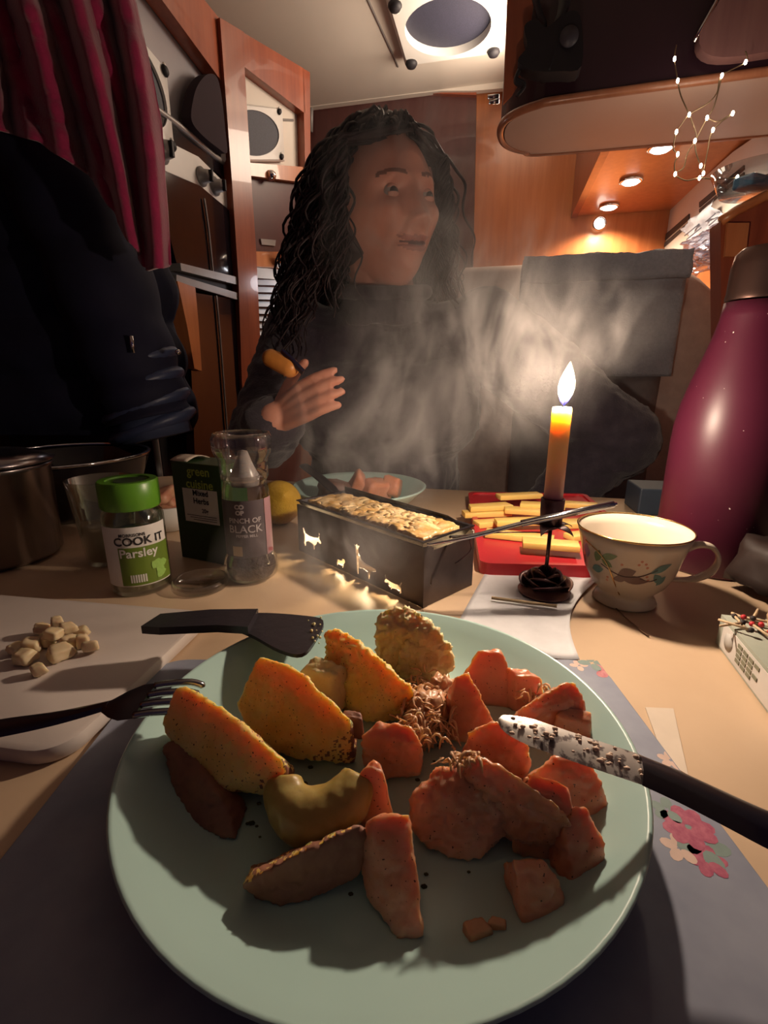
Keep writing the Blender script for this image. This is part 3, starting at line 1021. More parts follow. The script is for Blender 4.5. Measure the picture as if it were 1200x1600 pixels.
# ------------------------------------------------------------------ food on the plate
PEP = (900.0, 0.70, (0.03, 0.02, 0.01))
M_pot = mat('roast_potato', (0.86, 0.60, 0.23), 0.5, col2=(0.80, 0.48, 0.14), scale=60, sss=1.0, bump=0.35, bscale=260, specks=PEP)
M_potpale = mat('boiled_potato', (0.86, 0.72, 0.42), 0.55, col2=(0.78, 0.58, 0.28), scale=70, sss=0.25, bump=0.4, bscale=220, specks=(900.0, 0.74, (0.05, 0.03, 0.02)))
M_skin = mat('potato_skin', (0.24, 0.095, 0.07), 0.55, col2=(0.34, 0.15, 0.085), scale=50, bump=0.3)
M_car = mat('orange_root', (0.70, 0.34, 0.22), 0.32, col2=(0.60, 0.25, 0.145), scale=55, sss=0.7, coat=0.25, bump=0.3, bscale=180, specks=(800.0, 0.72, (0.08, 0.03, 0.015)))
M_car2 = mat('orange_root_skin', (0.54, 0.21, 0.12), 0.4, col2=(0.60, 0.26, 0.15), scale=45, bump=0.25)
M_swede = mat('yellow_swede', (0.48, 0.36, 0.12), 0.4, col2=(0.36, 0.25, 0.07), scale=40, sss=0.4, bump=0.2)
M_cab = mat('cabbage_shred', (0.66, 0.36, 0.20), 0.4, col2=(0.56, 0.26, 0.13), scale=90, sss=0.2)

WEDGE = ([((0, 0.75, 1), 0.36), ((0, -1, 0.42), 0.40), ((1, 0, .1), .86), ((-1, 0, .1), .84)], (1.05, 0.85, 0.80))
HALF = ([((0, -0.55, 1), 0.34), ((1, 0.2, 0.1), 0.82)], (1.0, 0.8, 0.75))
CUBE = ([((1, 0.1, 0.12), 0.75), ((-1, 0.15, 0.1), 0.78), ((0.1, 1, 0.1), 0.74), ((-.1, -1, 0.25), 0.72), ((0.1, -.1, 1), 0.66), ((0, 0, -1), 0.6)], None)
PRISM = ([((1, 0.5, 0.35), 0.60), ((-1, 0.35, 0.4), 0.62), ((0, -1, 0.45), 0.72), ((0, 1, 0.2), 0.75), ((0.1, 0, 1), 0.86), ((0, 0, -1), 0.62)], None)
TRI = ([((1, -0.1, 0.5), 0.48), ((-1, -0.2, 0.62), 0.46), ((0, -1, 0.2), 0.55), ((0, 1, 0.1), 0.55), ((0, 0, -1), 0.6)], None)
DISC = ([((0.1, -1, 0.35), 0.42), ((0, 1, -0.2), 0.5), ((0, 0, -1), 0.75)], (0.95, 1.2, 0.95))
SLAB = ([((0, 0, 1), 0.4), ((0, 0, -1), 0.5), ((1, .2, .1), .85), ((-1, .1, .1), .85), ((0.1, 1, 0), .7), ((0, -1, .3), .7)], None)


def food(name, label, cat, bbox, sz, shape, mats, seed, yaw=0, pitch=0, roll=0, lift=0.0, group=None, stretch=1.0, amp=0.05, p=14):
    """sz = true height; width and depth follow from how large the piece is in the picture at its own distance"""
    x0, y0, x1, y1 = bbox
    zc = PZ + lift + sz * 0.5
    c = GZ((x0 + x1) / 2, (y0 + y1) / 2, zc)
    D = depth_of(c)
    w = (x1 - x0) * D / F
    h = (y1 - y0) * D / F
    al = math.asin(min(0.95, (CAMZ - zc) / (c - CAMP).length))
    sy = max(0.45 * sz, (h - sz * math.cos(al)) / math.sin(al))
    d = chunk(shape[0], shape[1], seed=seed, amp=amp, p=p)
    P = np.array(d[0])
    lo, hi = P.min(axis=0), P.max(axis=0)
    P = (P - (lo + hi) / 2)
    Mr = np.array((Matrix.Rotation(yaw, 3, 'Z') @ Matrix.Rotation(pitch, 3, 'X') @ Matrix.Rotation(roll, 3, 'Y')))
    P = P @ Mr.T
    ext = P.max(axis=0) - P.min(axis=0)
    P = P * (np.array((w, sy * stretch, sz)) / ext)
    P = P - (P.max(axis=0) + P.min(axis=0)) / 2
    vs = [(c.x + v[0], c.y + v[1], c.z + v[2]) for v in P]
    return obj(name, (vs, d[1], d[2]), mats, label=label, cat=cat, group=group)


def cut_food(name, label, cat, outline, mats, seed, back=0.016, group=None, rough=0.0007, skin_dir=None, skin_min=0.35, voxel=0.0011, sm=2, zs=0.92):
    """piece cut with a knife: its near face given corner by corner (picture point, height above the plate), closed behind"""
    front = [GZ(x, y, PZ + max(0.001, z * zs)) for x, y, z in outline]
    zt = max(p.z for p in front)
    pts = list(front)
    for p in front:
        pts.append(Vector((p.x * 0.98, p.y + back * (0.55 + 0.45 * (zt - p.z) / max(zt - PZ, 1e-4)), PZ + (p.z - PZ) * 0.45)))
        pts.append(Vector((p.x, p.y + back * 0.5, PZ + 0.0006)))
    bm = bmesh.new()
    vv = [bm.verts.new(p) for p in pts]
    r_ = bmesh.ops.convex_hull(bm, input=vv)
    bmesh.ops.delete(bm, geom=[g for g in r_['geom_interior'] if isinstance(g, bmesh.types.BMVert)], context='VERTS')
    loose = [v for v in bm.verts if not v.link_faces]
    bmesh.ops.delete(bm, geom=loose, context='VERTS')
    d = from_bm(bm)
    vs, fs = remesh(d, voxel, sm, lambda v: rough * fbm(v, 130, seed) + rough * 0.9 * fbm(v, 420, seed + 3) + 0.0009 * fbm(v, 45, seed + 5))
    mi = None
    if skin_dir is not None:
        sd2 = Vector(skin_dir).normalized()
        A = np.array(vs)
        mi = []
        for f in fs:
            n_ = np.cross(A[f[1]] - A[f[0]], A[f[2]] - A[f[0]])
            n_ /= (np.linalg.norm(n_) + 1e-12)
            mi.append(1 if n_ @ np.array(sd2) > skin_min else 0)
    return obj(name, (vs, fs, mi), mats, label=label, cat=cat, group=group)


GP_, GC_ = 'potato pieces on the mint plate', 'orange root vegetable pieces on the mint plate'
PM_, CM_ = [M_pot, M_skin], [M_car, M_car2]
cut_food('potato_wedge', 'golden roast potato wedge speared by the fork, with dark skin end', 'potato', ((272, 1078, .043), (292, 1070, .045), (350, 1105, .041), (440, 1186, .032), (446, 1200, .028), (416, 1238, .010), (340, 1236, .010), (250, 1130, .028)), PM_, 3, 0.020, GP_, skin_dir=(0.9, -0.25, -0.3), skin_min=0.55)
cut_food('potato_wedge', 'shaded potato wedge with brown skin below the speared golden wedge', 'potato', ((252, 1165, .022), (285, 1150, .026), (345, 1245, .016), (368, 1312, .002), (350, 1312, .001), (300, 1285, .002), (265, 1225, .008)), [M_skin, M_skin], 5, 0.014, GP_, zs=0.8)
cut_food('potato_wedge', 'large golden peppered potato wedge left of centre, below the dark spatula', 'potato', ((400, 1030, .043), (412, 1024, .045), (470, 1050, .046), (548, 1124, .034), (550, 1140, .030), (478, 1190, .006), (405, 1168, .008), (368, 1100, .020)), PM_, 8, 0.020, GP_, skin_dir=(0.8, -0.3, -0.5), skin_min=0.60)
food('potato_piece', 'small crumbly potato bit with pink skin behind the large peppered wedge', 'potato', (462, 1038, 545, 1105), 0.030, CUBE, [M_potpale, M_skin], 12, yaw=R(-25), group=GP_, lift=0.004, amp=0.16)
cut_food('potato_wedge', 'golden potato wedge beside the pale mashed potato at the plate top', 'potato', ((508, 994, .042), (525, 980, .046), (550, 990, .045), (585, 1022, .042), (648, 1080, .028), (640, 1112, .010), (572, 1126, .006), (510, 1060, .020)), PM_, 14, 0.018, GP_, rough=0.0014)
cut_food('potato_piece', 'tall pale boiled potato lump at the far rim of the plate', 'potato', ((588, 990, .034), (598, 952, .044), (640, 944, .047), (662, 962, .044), (692, 988, .038), (690, 1012, .028), (650, 1046, .010), (600, 1048, .008)), [M_potpale], 17, 0.016, GP_, rough=0.0024, sm=3, zs=1.0)
cut_food('potato_piece', 'round pale boiled potato lump in front of the tallest pale one', 'potato', ((622, 1022, .024), (640, 992, .034), (680, 984, .036), (708, 1010, .028), (702, 1046, .010), (652, 1062, .006), (626, 1050, .010)), [M_potpale], 19, 0.014, GP_, rough=0.0022, sm=4, zs=1.0)
cut_food('potato_wedge', 'long potato wedge with pale tip, dark skin colour also painting its shade, in front of the swede', 'potato', ((376, 1388, .010), (396, 1368, .016), (470, 1330, .022), (560, 1288, .024), (582, 1310, .018), (560, 1372, .005), (470, 1416, .001), (402, 1410, .002)), [M_skin, M_pot], 23, 0.014, GP_, skin_dir=(-0.75, 0.1, 0.75), skin_min=0.90, zs=0.9)  # skin colour over most of the wedge paints its shade too
food('potato_piece', 'small pink skinned scrap right of the large peppered wedge', 'potato', (530, 1116, 570, 1148), 0.012, CUBE, [M_skin, M_skin], 27, group=GP_, lift=0.018)

# curved swede wedge: a bent, pale yellow crescent
c0 = GZ(500, 1250, PZ + 0.014)
pts = [c0 + Vector(v) * 0.80 for v in ((-0.0185, 0.008, 0.006), (-0.017, 0.001, 0.001), (-0.010, -0.005, -0.003), (0.0, -0.006, -0.004), (0.009, -0.003, -0.001), (0.016, 0.002, 0.004), (0.0195, 0.007, 0.008))]
sp_ = spline(pts, 5)
rr_ = [0.0058 + 0.0050 * math.sin(math.pi * min(1, (i + 2) / (len(sp_) + 3))) for i in range(len(sp_))]
dsw = remesh(tube(sp_, rr_, 16), 0.0012, 3, lambda v: 0.0008 * fbm(v, 90))
obj('swede_wedge', dsw, M_swede, label='curved yellow green swede wedge below the large golden potato', cat='swede')

for k, (bb, sz, shp, yaw, pit, lift, lab) in enumerate((
    ((540, 1188, 618, 1292), 0.028, PRISM, -15, 0, 0.0, 'orange root chunk tucked behind the curved swede wedge'),
    ((704, 1015, 806, 1100), 0.032, PRISM, -25, 0, 0.0, 'rounded orange root piece nearest the pale potatoes'),
    ((786, 1040, 852, 1112), 0.024, CUBE, 30, 0, 0.0, 'ragged orange root piece at the far right of the heap'),
    ((858, 1118, 928, 1164), 0.022, CUBE, -15, 0, 0.0, 'small orange root block peeping above the knife blade'),
    ((800, 1236, 898, 1322), 0.030, CUBE, -12, 0, 0.0, 'glossy orange root chunk left of the upright right hand wedge'))):
    food('root_chunk', lab, 'vegetable', bb, sz, shp, CM_, 40 + k * 3, yaw=R(yaw), pitch=R(pit), lift=lift, group=GC_, amp=0.07)
cut_food('root_chunk', 'tall upright orange root wedge at the near middle of the plate', 'vegetable', ((580, 1280, .030), (600, 1270, .032), (642, 1270, .033), (656, 1400, .014), (660, 1466, .003), (620, 1470, .001), (575, 1410, .003), (558, 1340, .012)), CM_, 62, 0.013, GC_, zs=0.8)
cut_food('root_chunk', 'pointed orange root chunk alone near the lower right', 'vegetable', ((800, 1342, .022), (850, 1343, .023), (884, 1394, .013), (868, 1408, .010), (872, 1468, .001), (824, 1476, .001), (806, 1410, .009)), CM_, 52, 0.013, GC_, zs=0.8)
cut_food('root_chunk', 'upright orange root wedge by the lower right rim', 'vegetable', ((898, 1266, .030), (915, 1262, .030), (946, 1312, .020), (946, 1402, .002), (902, 1416, .001), (870, 1362, .006), (880, 1292, .024)), CM_, 48, 0.013, GC_, zs=0.8)
cut_food('root_chunk', 'triangular orange root wedge under the knife blade', 'vegetable', ((832, 1204, .028), (880, 1172, .033), (922, 1188, .032), (962, 1278, .007), (945, 1290, .004), (890, 1288, .004), (836, 1232, .016)), CM_, 50, 0.013, GC_, zs=0.8)
cut_food('root_chunk', 'pointed orange root triangle beside the cabbage shreds', 'vegetable', ((712, 1054, .040), (735, 1048, .042), (772, 1130, .020), (765, 1152, .006), (702, 1154, .006), (696, 1100, .018)), CM_, 54, 0.013, GC_)
cut_food('root_chunk', 'clean cut orange root triangle at the right rim behind the knife', 'vegetable', ((815, 1106, .028), (886, 1062, .036), (900, 1066, .034), (918, 1112, .020), (922, 1152, .004), (852, 1142, .004), (818, 1126, .010)), CM_, 64, 0.013, GC_)
cut_food('root_chunk', 'broad round orange root slice at the plate centre', 'vegetable', ((648, 1240, .020), (690, 1200, .026), (760, 1192, .030), (800, 1232, .026), (796, 1300, .010), (740, 1352, .001), (672, 1332, .002), (642, 1290, .009)), CM_, 56, 0.014, GC_, zs=0.95, sm=4, rough=0.0010)
cut_food('root_chunk', 'long peppered orange root piece right of the round slice', 'vegetable', ((728, 1190, .034), (748, 1180, .036), (800, 1205, .036), (880, 1262, .030), (895, 1285, .024), (888, 1330, .006), (820, 1325, .006), (735, 1245, .020)), CM_, 63, 0.014, GC_, zs=0.95, sm=4, rough=0.0010)
cut_food('root_chunk', 'rounded orange root chunk in the middle, right of the golden wedge', 'vegetable', ((566, 1150, .026), (590, 1130, .030), (640, 1130, .032), (662, 1165, .024), (655, 1212, .006), (600, 1220, .002), (570, 1195, .008)), CM_, 73, 0.014, GC_, zs=0.95, sm=4, rough=0.0010)
cut_food('root_chunk', 'orange root chunk just left of the knife tip', 'vegetable', ((732, 1145, .030), (770, 1122, .036), (822, 1140, .034), (834, 1180, .022), (815, 1216, .010), (760, 1212, .010), (730, 1175, .020)), CM_, 51, 0.014, GC_, zs=0.95, sm=4, rough=0.0010)
food('root_scrap', 'thin brown vegetable scrap alone on the near plate', 'vegetable', (724, 1438, 772, 1480), 0.006, SLAB, [M_cab], 90, yaw=R(20))
food('root_scrap', 'tiny curled vegetable scrap touching the lower right chunk', 'vegetable', (758, 1434, 792, 1466), 0.006, SLAB, [M_cab], 93, yaw=R(-20))

# shredded cabbage: countless strands
rg = random.Random(5)
vs, fs = [], []
for (x, y, sx, sy, n, z) in ((672, 1112, 42, 50, 300, 0.016), (728, 1188, 30, 12, 50, 0.027), (838, 1088, 40, 22, 50, 0.012), (860, 1222, 36, 18, 16, 0.012)):
    for k in range(n):
        c = GZ(x + rg.gauss(0, sx * .5), y + rg.gauss(0, sy * .5), PZ + z + rg.uniform(-0.012, 0.006))
        a = rg.uniform(0, 6.28); L = rg.uniform(0.004, 0.011); cu = rg.uniform(-2.4, 2.4); tl = rg.uniform(-.5, .5)
        pp = []
        for j in range(6):
            t = j / 5 - .5
            aa = a + cu * t
            pp.append(c + Vector((math.cos(aa) * L * t, math.sin(aa) * L * t, tl * L * t + 0.0016 * math.cos(t * 5))))
        d = tube(pp, [0.0003, 0.0006, 0.0008, 0.0008, 0.0006, 0.0003], 5, flat=0.45)
        b = len(vs); vs += d[0]; fs += [tuple(i + b for i in f) for f in d[1]]
for (x, y, z, s_) in ((668, 1110, 0.012, (0.0105, 0.012, 0.010)), (690, 1085, 0.012, (0.008, 0.008, 0.010)), (655, 1140, 0.010, (0.008, 0.008, 0.009))):
    d = chunk([], (1, 1, 1), seed=x, amp=0.30, nscale=3.0, fine=0.14)
    d = xf(d, TR(GZ(x, y, PZ + z), 0.4, 0, 0, s_))
    b = len(vs); vs += d[0]; fs += [tuple(i + b for i in f) for f in d[1]]
obj('cabbage_shreds', (vs, fs), M_cab, label='fine orange tinted cabbage shreds strewn between the root vegetables', cat='cabbage', kind='stuff')
# herb flecks on the plate
vs, fs = [], []
for k in range(70):
    a, r = rg.uniform(0, 6.28), 0.066 * math.sqrt(rg.random())
    c = Vector((PC.x + r * math.cos(a), PC.y + r * math.sin(a), PZ + 0.0006))
    d = ball(c, rg.uniform(0.0005, 0.0012), 1, (1.4, 1, 0.5))
    b = len(vs); vs += d[0]; fs += [tuple(i + b for i in f) for f in d[1]]
obj('herb_flecks', (vs, fs), mat('herb', (0.06, 0.06, 0.02), 0.8), label='dark herb and pepper flecks sprinkled over the mint plate', cat='herbs', kind='stuff')

# ------------------------------------------------------------------ cutlery
M_cut = mat('cutlery_steel', (0.42, 0.40, 0.42), 0.22, 1.0)
M_dkcut = mat('dark_steel', (0.10, 0.09, 0.11), 0.3, 0.9)


def strip(path, widths, thick, side, dz=None):
    """flat blade along a path; side = direction of its width"""
    side = [Vector(s).normalized() for s in side] if isinstance(side, list) else [Vector(side).normalized()] * len(path)
    vs, fs = [], []
    for i, p in enumerate(path):
        p = Vector(p)
        t = Vector(path[min(i + 1, len(path) - 1)]) - Vector(path[max(i - 1, 0)])
        n = side[i].cross(t).normalized()
        if n.z < 0: n = -n
        w = widths[i] / 2
        th = thick[i] if isinstance(thick, list) else thick
        vs += [tuple(p + side[i] * w), tuple(p + n * th / 2 + side[i] * w * .4), tuple(p + n * th / 2 - side[i] * w * .4), tuple(p - side[i] * w),
               tuple(p - n * th / 2 - side[i] * w * .4), tuple(p - n * th / 2 + side[i] * w * .4)]
    for i in range(len(path) - 1):
        for k in range(6):
            k2 = (k + 1) % 6
            fs.append((i * 6 + k, i * 6 + k2, (i + 1) * 6 + k2, (i + 1) * 6 + k))
    fs += [tuple(range(6))[::-1], tuple((len(path) - 1) * 6 + k for k in range(6))]
    return vs, fs


fk = thing('fork', 'dark steel fork resting on the white board and spearing a golden potato', 'fork', GZ(100, 1130, 0.012))
hp = [GZ(-160, 1165, 0.018), GZ(0, 1138, 0.024), GZ(90, 1122, 0.029), GZ(170, 1102, 0.035)]
hp = spline(hp, 5)
obj('handle', strip(hp, [0.012 - 0.007 * i / (len(hp) - 1) for i in range(len(hp))], 0.0032, (0.15, 1, 0.5)), M_dkcut, fk, smooth='auto')
hd = [GZ(165, 1104, 0.0345), GZ(185, 1100, 0.036), GZ(205, 1097, 0.037), GZ(228, 1094, 0.0375)]
obj('fork_head', strip(hd, [0.006, 0.014, 0.019, 0.019], [0.003, 0.0026, 0.0024, 0.0024], (0.25, 1, 0.35)), M_dkcut, fk, smooth='auto')
sd_ = Vector((0.25, 1, 0.35)).normalized()
for k in range(4):
    o_ = sd_ * (k - 1.5) * 0.0052
    obj('tine', tube(spline([GZ(226, 1094, 0.0375) + o_, GZ(250, 1090, 0.0385) + o_, GZ(285, 1088, 0.038) + o_, GZ(308, 1092, 0.035) + o_ * .9], 4),
                     [0.0016] * 12 + [0.0006], 6), M_cut, fk)

kn = thing('table_knife', 'steel knife with food smeared blade lying across the right plate rim', 'knife', GZ(1060, 1230, 0.02))
kp = spline([GZ(779, 1125, 0.046), GZ(800, 1134, 0.0455), GZ(840, 1147, 0.0445), GZ(900, 1168, 0.042), GZ(960, 1188, 0.040), GZ(1005, 1203, 0.038)], 5)
obj('blade', strip(kp, [0.0015 + 0.0125 * min(1, (i / 9.0)) ** 0.5 for i in range(len(kp))], 0.0016, (0.35, 1, 0.15)),
    mat('smeared_blade', (0.62, 0.57, 0.53), 0.35, 0.5, col2=(0.16, 0.13, 0.13), scale=160, lo=0.42, hi=0.50), kn, smooth='auto')
kh = spline([GZ(1000, 1202, 0.0385), GZ(1060, 1228, 0.0365), GZ(1130, 1262, 0.034), GZ(1200, 1296, 0.031), GZ(1330, 1352, 0.024)], 6)
obj('handle', strip(kh, [0.0140 + 0.0035 * i / (len(kh) - 1) for i in range(len(kh))], 0.006, (0.35, 1, 0.15)), M_dkcut, kn, smooth='auto')
vs, fs = [], []
for k in range(60):
    t = rg.uniform(0.25, 1.1)
    i = min(len(kp) - 1, int(t * (len(kp) - 1)))
    d = ball(kp[i] + Vector((rg.uniform(-.003, .003), rg.uniform(-.005, .005), 0.0012)), rg.uniform(0.0005, 0.0013), 1, (1.2, 1, .6))
    b = len(vs); vs += d[0]; fs += [tuple(q_ + b for q_ in f) for f in d[1]]
obj('food_smear', (vs, fs), mat('smear', (0.72, 0.52, 0.40), 0.6, scale=100), kn, kind='stuff')

sp = thing('raclette_spatula', 'black spatula lying over the left rim of the mint plate', 'spatula', GZ(350, 985, 0.026))
M_spat = mat('black_spatula', (0.022, 0.018, 0.024), 0.35, scale=60, bump=0.1)
def sp_pts(pp, z):
    return [GZ(x, y, z) for x, y in pp]
zt = 0.030
blade = sp_pts(((330, 968), (400, 962), (470, 966), (505, 974), (494, 1003), (472, 1027), (436, 1020), (392, 996)), zt)
obj('blade', slab(smooth_poly(blade, 4), (0, 0, 1), 0.0022), M_spat, sp, smooth='auto')
han = sp_pts(((222, 990), (252, 970), (330, 963), (404, 962), (388, 991), (340, 988), (250, 992)), zt + 0.002)
obj('handle', slab(han, (0, 0, 1), 0.005), M_spat, sp, smooth=False)
vs, fs = [], []
for k in range(14):
    c = GZ(492 + rg.gauss(0, 9), 985 + rg.gauss(0, 14), zt + 0.003)
    d = ball(c, rg.uniform(0.0005, 0.0012), 1); b = len(vs); vs += d[0]; fs += [tuple(q_ + b for q_ in f) for f in d[1]]
obj('cheese_crumbs', (vs, fs), M_potpale, sp, kind='stuff')

# ------------------------------------------------------------------ white chopping board with garlic
M_board = mat('white_board', (0.62, 0.54, 0.50), 0.4, col2=(0.58, 0.50, 0.46), scale=12)
BA = R(-9)
def bfr(x, y, z):
    return Vector((-0.2656 + x * math.cos(BA) - y * math.sin(BA), 0.277 + x * math.sin(BA) + y * math.cos(BA), z))
obj('chopping_board', bprism(rounded_rect(-0.14, 0.125, -0.073, 0.073, 0.018), 0.0003, 0.010, 0.003, bfr), M_board, smooth='auto',
    label='white plastic chopping board with garlic pieces on the left', cat='board')
M_gar = mat('garlic', (0.78, 0.62, 0.40), 0.45, col2=(0.72, 0.54, 0.32), scale=60, sss=0.2)
gl_ = [((90, 968, 122, 992), 'topmost square garlic chip of the pile'), ((50, 975, 82, 990), 'flat garlic chip at the upper left of the pile'), ((112, 975, 142, 998), 'garlic chip at the right of the pile'),
       ((72, 1000, 116, 1036), 'large round garlic slice in front of the pile'), ((98, 990, 124, 1012), 'garlic slice just right of centre of the pile'), ((60, 990, 84, 1012), 'garlic slice left of the large round one'),
       ((118, 994, 142, 1010), 'small garlic bit at the right edge of the pile'), ((36, 994, 66, 1022), 'shaded garlic lump at the left of the pile'), ((14, 1000, 42, 1020), 'leftmost shaded garlic bit on the board'),
       ((22, 1018, 56, 1034), 'low shaded garlic bit nearest the left frame'), ((44, 1036, 74, 1052), 'nearest small garlic sliver in front of the pile'), ((128, 1006, 156, 1016), 'thin garlic sliver apart on the right'),
       ((70, 978, 98, 1000), 'tilted garlic slice in the middle of the pile'), ((78, 964, 100, 980), 'small garlic cube at the back of the pile')]
for k, (bb, lab) in enumerate(gl_):
    x0, y0, x1, y1 = bb
    z = 0.0105 + (0.005 if y0 < 985 and 60 < x0 < 112 else 0.0)
    c = GZ((x0 + x1) / 2, (y0 + y1) / 2, z + 0.004)
    D = depth_of(c); w = (x1 - x0) * D / F
    d = chunk(SLAB[0] if k % 3 else CUBE[0], None, seed=k + 60, amp=0.10, sub=3)
    P = np.array(d[0]); P -= (P.max(0) + P.min(0)) / 2
    P = P @ np.array(Matrix.Rotation(rg.uniform(0, 3), 3, 'Z') @ Matrix.Rotation(rg.uniform(-.35, .35), 3, 'X')).T
    ext = P.max(0) - P.min(0)
    P *= np.array((w, w * rg.uniform(.7, 1.0), rg.uniform(.006, .010))) / ext
    zz = z - P[:, 2].min()
    obj('garlic_piece', ([(c.x + v[0], c.y + v[1], zz + v[2]) for v in P], d[1]), M_gar, label=lab, cat='garlic', group='garlic pieces on the white board')

# ------------------------------------------------------------------ parsley jar
M_glass = clear_glass('jar_glass', (0.86, 0.90, 0.84), 0.03, 0.75)
M_lid = mat('green_lid', (0.10, 0.26, 0.02), 0.35, col2=(0.08, 0.22, 0.015), scale=30)
M_lab = mat('label_white', (0.70, 0.66, 0.62), 0.55)
M_labg = mat('label_green', (0.13, 0.20, 0.02), 0.5)
M_ptxt = mat('text_black', (0.015, 0.012, 0.012), 0.6)
M_wtxt = mat('text_white', (0.72, 0.70, 0.66), 0.6)
M_herb = mat('dried_parsley', (0.05, 0.075, 0.02), 0.9, col2=(0.10, 0.12, 0.04), scale=200, bump=0.6)
jc = Vector((-0.2158, 0.3952, 0)); jr = 0.0245
jar = thing('parsley_jar', 'glass parsley jar with green screw lid and white and green label', 'jar', jc)
obj('glass_body', xf(shell([(0.001, 0.0005), (0.0235, 0.0005), (jr, 0.003), (jr, 0.066), (0.0235, 0.070), (0.0205, 0.073), (0.0205, 0.080), (0.0190, 0.080), (0.0190, 0.072), (0.0225, 0.068), (0.0232, 0.064), (0.0232, 0.004), (0.001, 0.003)], 40), Matrix.Translation(jc)), M_glass, jar)
obj('herb_filling', xf(lathe([(0.001, 0.0035), (0.0228, 0.0045), (0.0228, 0.052), (0.012, 0.054), (0.001, 0.053)], 32), Matrix.Translation(jc)), M_herb, jar)
lid = obj('lid', xf(lathe([(0.001, 0.0745), (0.0228, 0.0745), (0.0236, 0.076), (0.0236, 0.0960), (0.0226, 0.0975), (0.017, 0.0975), (0.0165, 0.0962), (0.001, 0.0962)], 48), Matrix.Translation(jc)), M_lid, jar, smooth='auto')
obj('lid_disc', xf(lathe([(0.001, 0.0962), (0.0125, 0.0962), (0.0125, 0.0968), (0.001, 0.0968)], 32), Matrix.Translation(jc + Vector((0.002, 0, 0)))), mat('lid_dark', (0.03, 0.05, 0.02), 0.5), lid, smooth='auto')
A0 = math.atan2(jc.x, jc.y) * -1          # angle that faces the camera (0 = -Y)
A0 = -math.atan2(-jc.x, jc.y) + 2 * 0
FA = math.atan2(-jc.x, jc.y)              # towards +X side of the jar
obj('label', cyl_patch(jc, jr, FA - 1.35, FA + 1.15, 0.010, 0.062, 30), M_lab, jar)
obj('label_field', cyl_patch(jc, jr, FA - 0.62, FA + 1.15, 0.011, 0.0445, 24, 0.0005), M_labg, jar)
obj('lettering', on_cyl(text_data('COOK IT', 0.0098, 0.00022), jc, jr, FA + 0.10, 0.0495, 0.0006), M_ptxt, jar, smooth=False)
obj('lettering', on_cyl(text_data('Parsley', 0.0105, 0.0002), jc, jr, FA + 0.02, 0.0392, 0.0008), M_wtxt, jar, smooth=False)
obj('brand_line', on_cyl(text_data('MORRISONS', 0.0036, 0.0001), jc, jr, FA + 0.0 - 0.12, 0.0552, 0.0006), M_ptxt, jar, smooth=False)
for k in range(9):
    a = rg.uniform(0, 6.28); r = rg.uniform(0, 0.006)
    n_ = 9
    lf = [(r * math.cos(a) + 0.0036 * (1 + .3 * math.cos(3 * t * 6.28 / n_)) * math.cos(t * 6.28 / n_), r * math.sin(a) * 1.4 + 0.0036 * math.sin(t * 6.28 / n_)) for t in range(n_)]
    obj('printed_leaf', on_cyl(poly2d(lf, 0), jc, jr, FA + 0.62, 0.022, 0.0007 + 0.00005 * k), mat('leaf_print', (0.28, 0.48, 0.10), 0.5, scale=300), jar, smooth=False)
for k in range(7):
    obj('barcode_bar', on_cyl(poly2d([(-0.0008, 0), (0.0004, 0), (0.0004, 0.007), (-0.0008, 0.007)], 0), jc, jr, FA - 0.30 + k * 0.075, 0.0135, 0.0007), M_wtxt, jar, smooth=False)

# ------------------------------------------------------------------ pepper mill
M_pet = clear_glass('clear_plastic', (0.93, 0.92, 0.92), 0.05, 0.70)
M_pepper = mat('peppercorns', (0.05, 0.035, 0.035), 0.8, col2=(0.12, 0.09, 0.08), scale=300, bump=0.9, bscale=300)
gc = Vector((-0.1228, 0.4148, 0))
gr = thing('pepper_mill', 'clear plastic pepper mill with grey black label', 'pepper mill', gc)
body_prof = [(0.001, 0.0008), (0.018, 0.0008), (0.0225, 0.004), (0.0245, 0.012), (0.0235, 0.020), (0.0212, 0.025), (0.0208, 0.030), (0.0208, 0.074), (0.0205, 0.080), (0.0198, 0.086), (0.0185, 0.090), (0.0190, 0.094), (0.0205, 0.097)]
obj('bottle', xf(lathe(body_prof, 48), Matrix.Translation(gc)), M_pet, gr)
obj('pepper_filling', xf(lathe([(0.001, 0.003), (0.019, 0.004), (0.0222, 0.011), (0.0202, 0.024), (0.0196, 0.030), (0.0196, 0.058), (0.001, 0.060)], 32), Matrix.Translation(gc)), M_pepper, gr)
vs, fs = [], []
n = 64
cp = [(0.0195, 0.094), (0.0208, 0.096), (0.0212, 0.108), (0.0212, 0.112), (0.0240, 0.117), (0.0250, 0.122), (0.0252, 0.130), (0.0238, 0.134), (0.0205, 0.1345), (0.0200, 0.130), (0.0195, 0.120)]
for (r, z) in cp:
    for i in range(n):
        a = 2 * math.pi * i / n
        q_ = r * (1 + (0.016 * math.cos(a * 16) if 0.112 < z < 0.133 else 0))
        vs.append((gc.x + q_ * math.cos(a), gc.y + q_ * math.sin(a), z))
for j in range(len(cp) - 1):
    for i in range(n):
        fs.append((j * n + i, j * n + (i + 1) % n, (j + 1) * n + (i + 1) % n, (j + 1) * n + i))
obj('mill_cap', (vs, fs), M_pet, gr)
obj('grinder_core', xf(lathe([(0.001, 0.088), (0.012, 0.088), (0.013, 0.096), (0.009, 0.104), (0.004, 0.118), (0.001, 0.119)], 24), Matrix.Translation(gc)), mat('core_plastic', (0.30, 0.27, 0.26), 0.3), gr)
FG = math.atan2(-gc.x, gc.y)
obj('label', cyl_patch(gc, 0.0208, FG - 1.5, FG + 0.72, 0.0265, 0.0785, 30), mat('label_grey', (0.085, 0.065, 0.075), 0.45), gr)
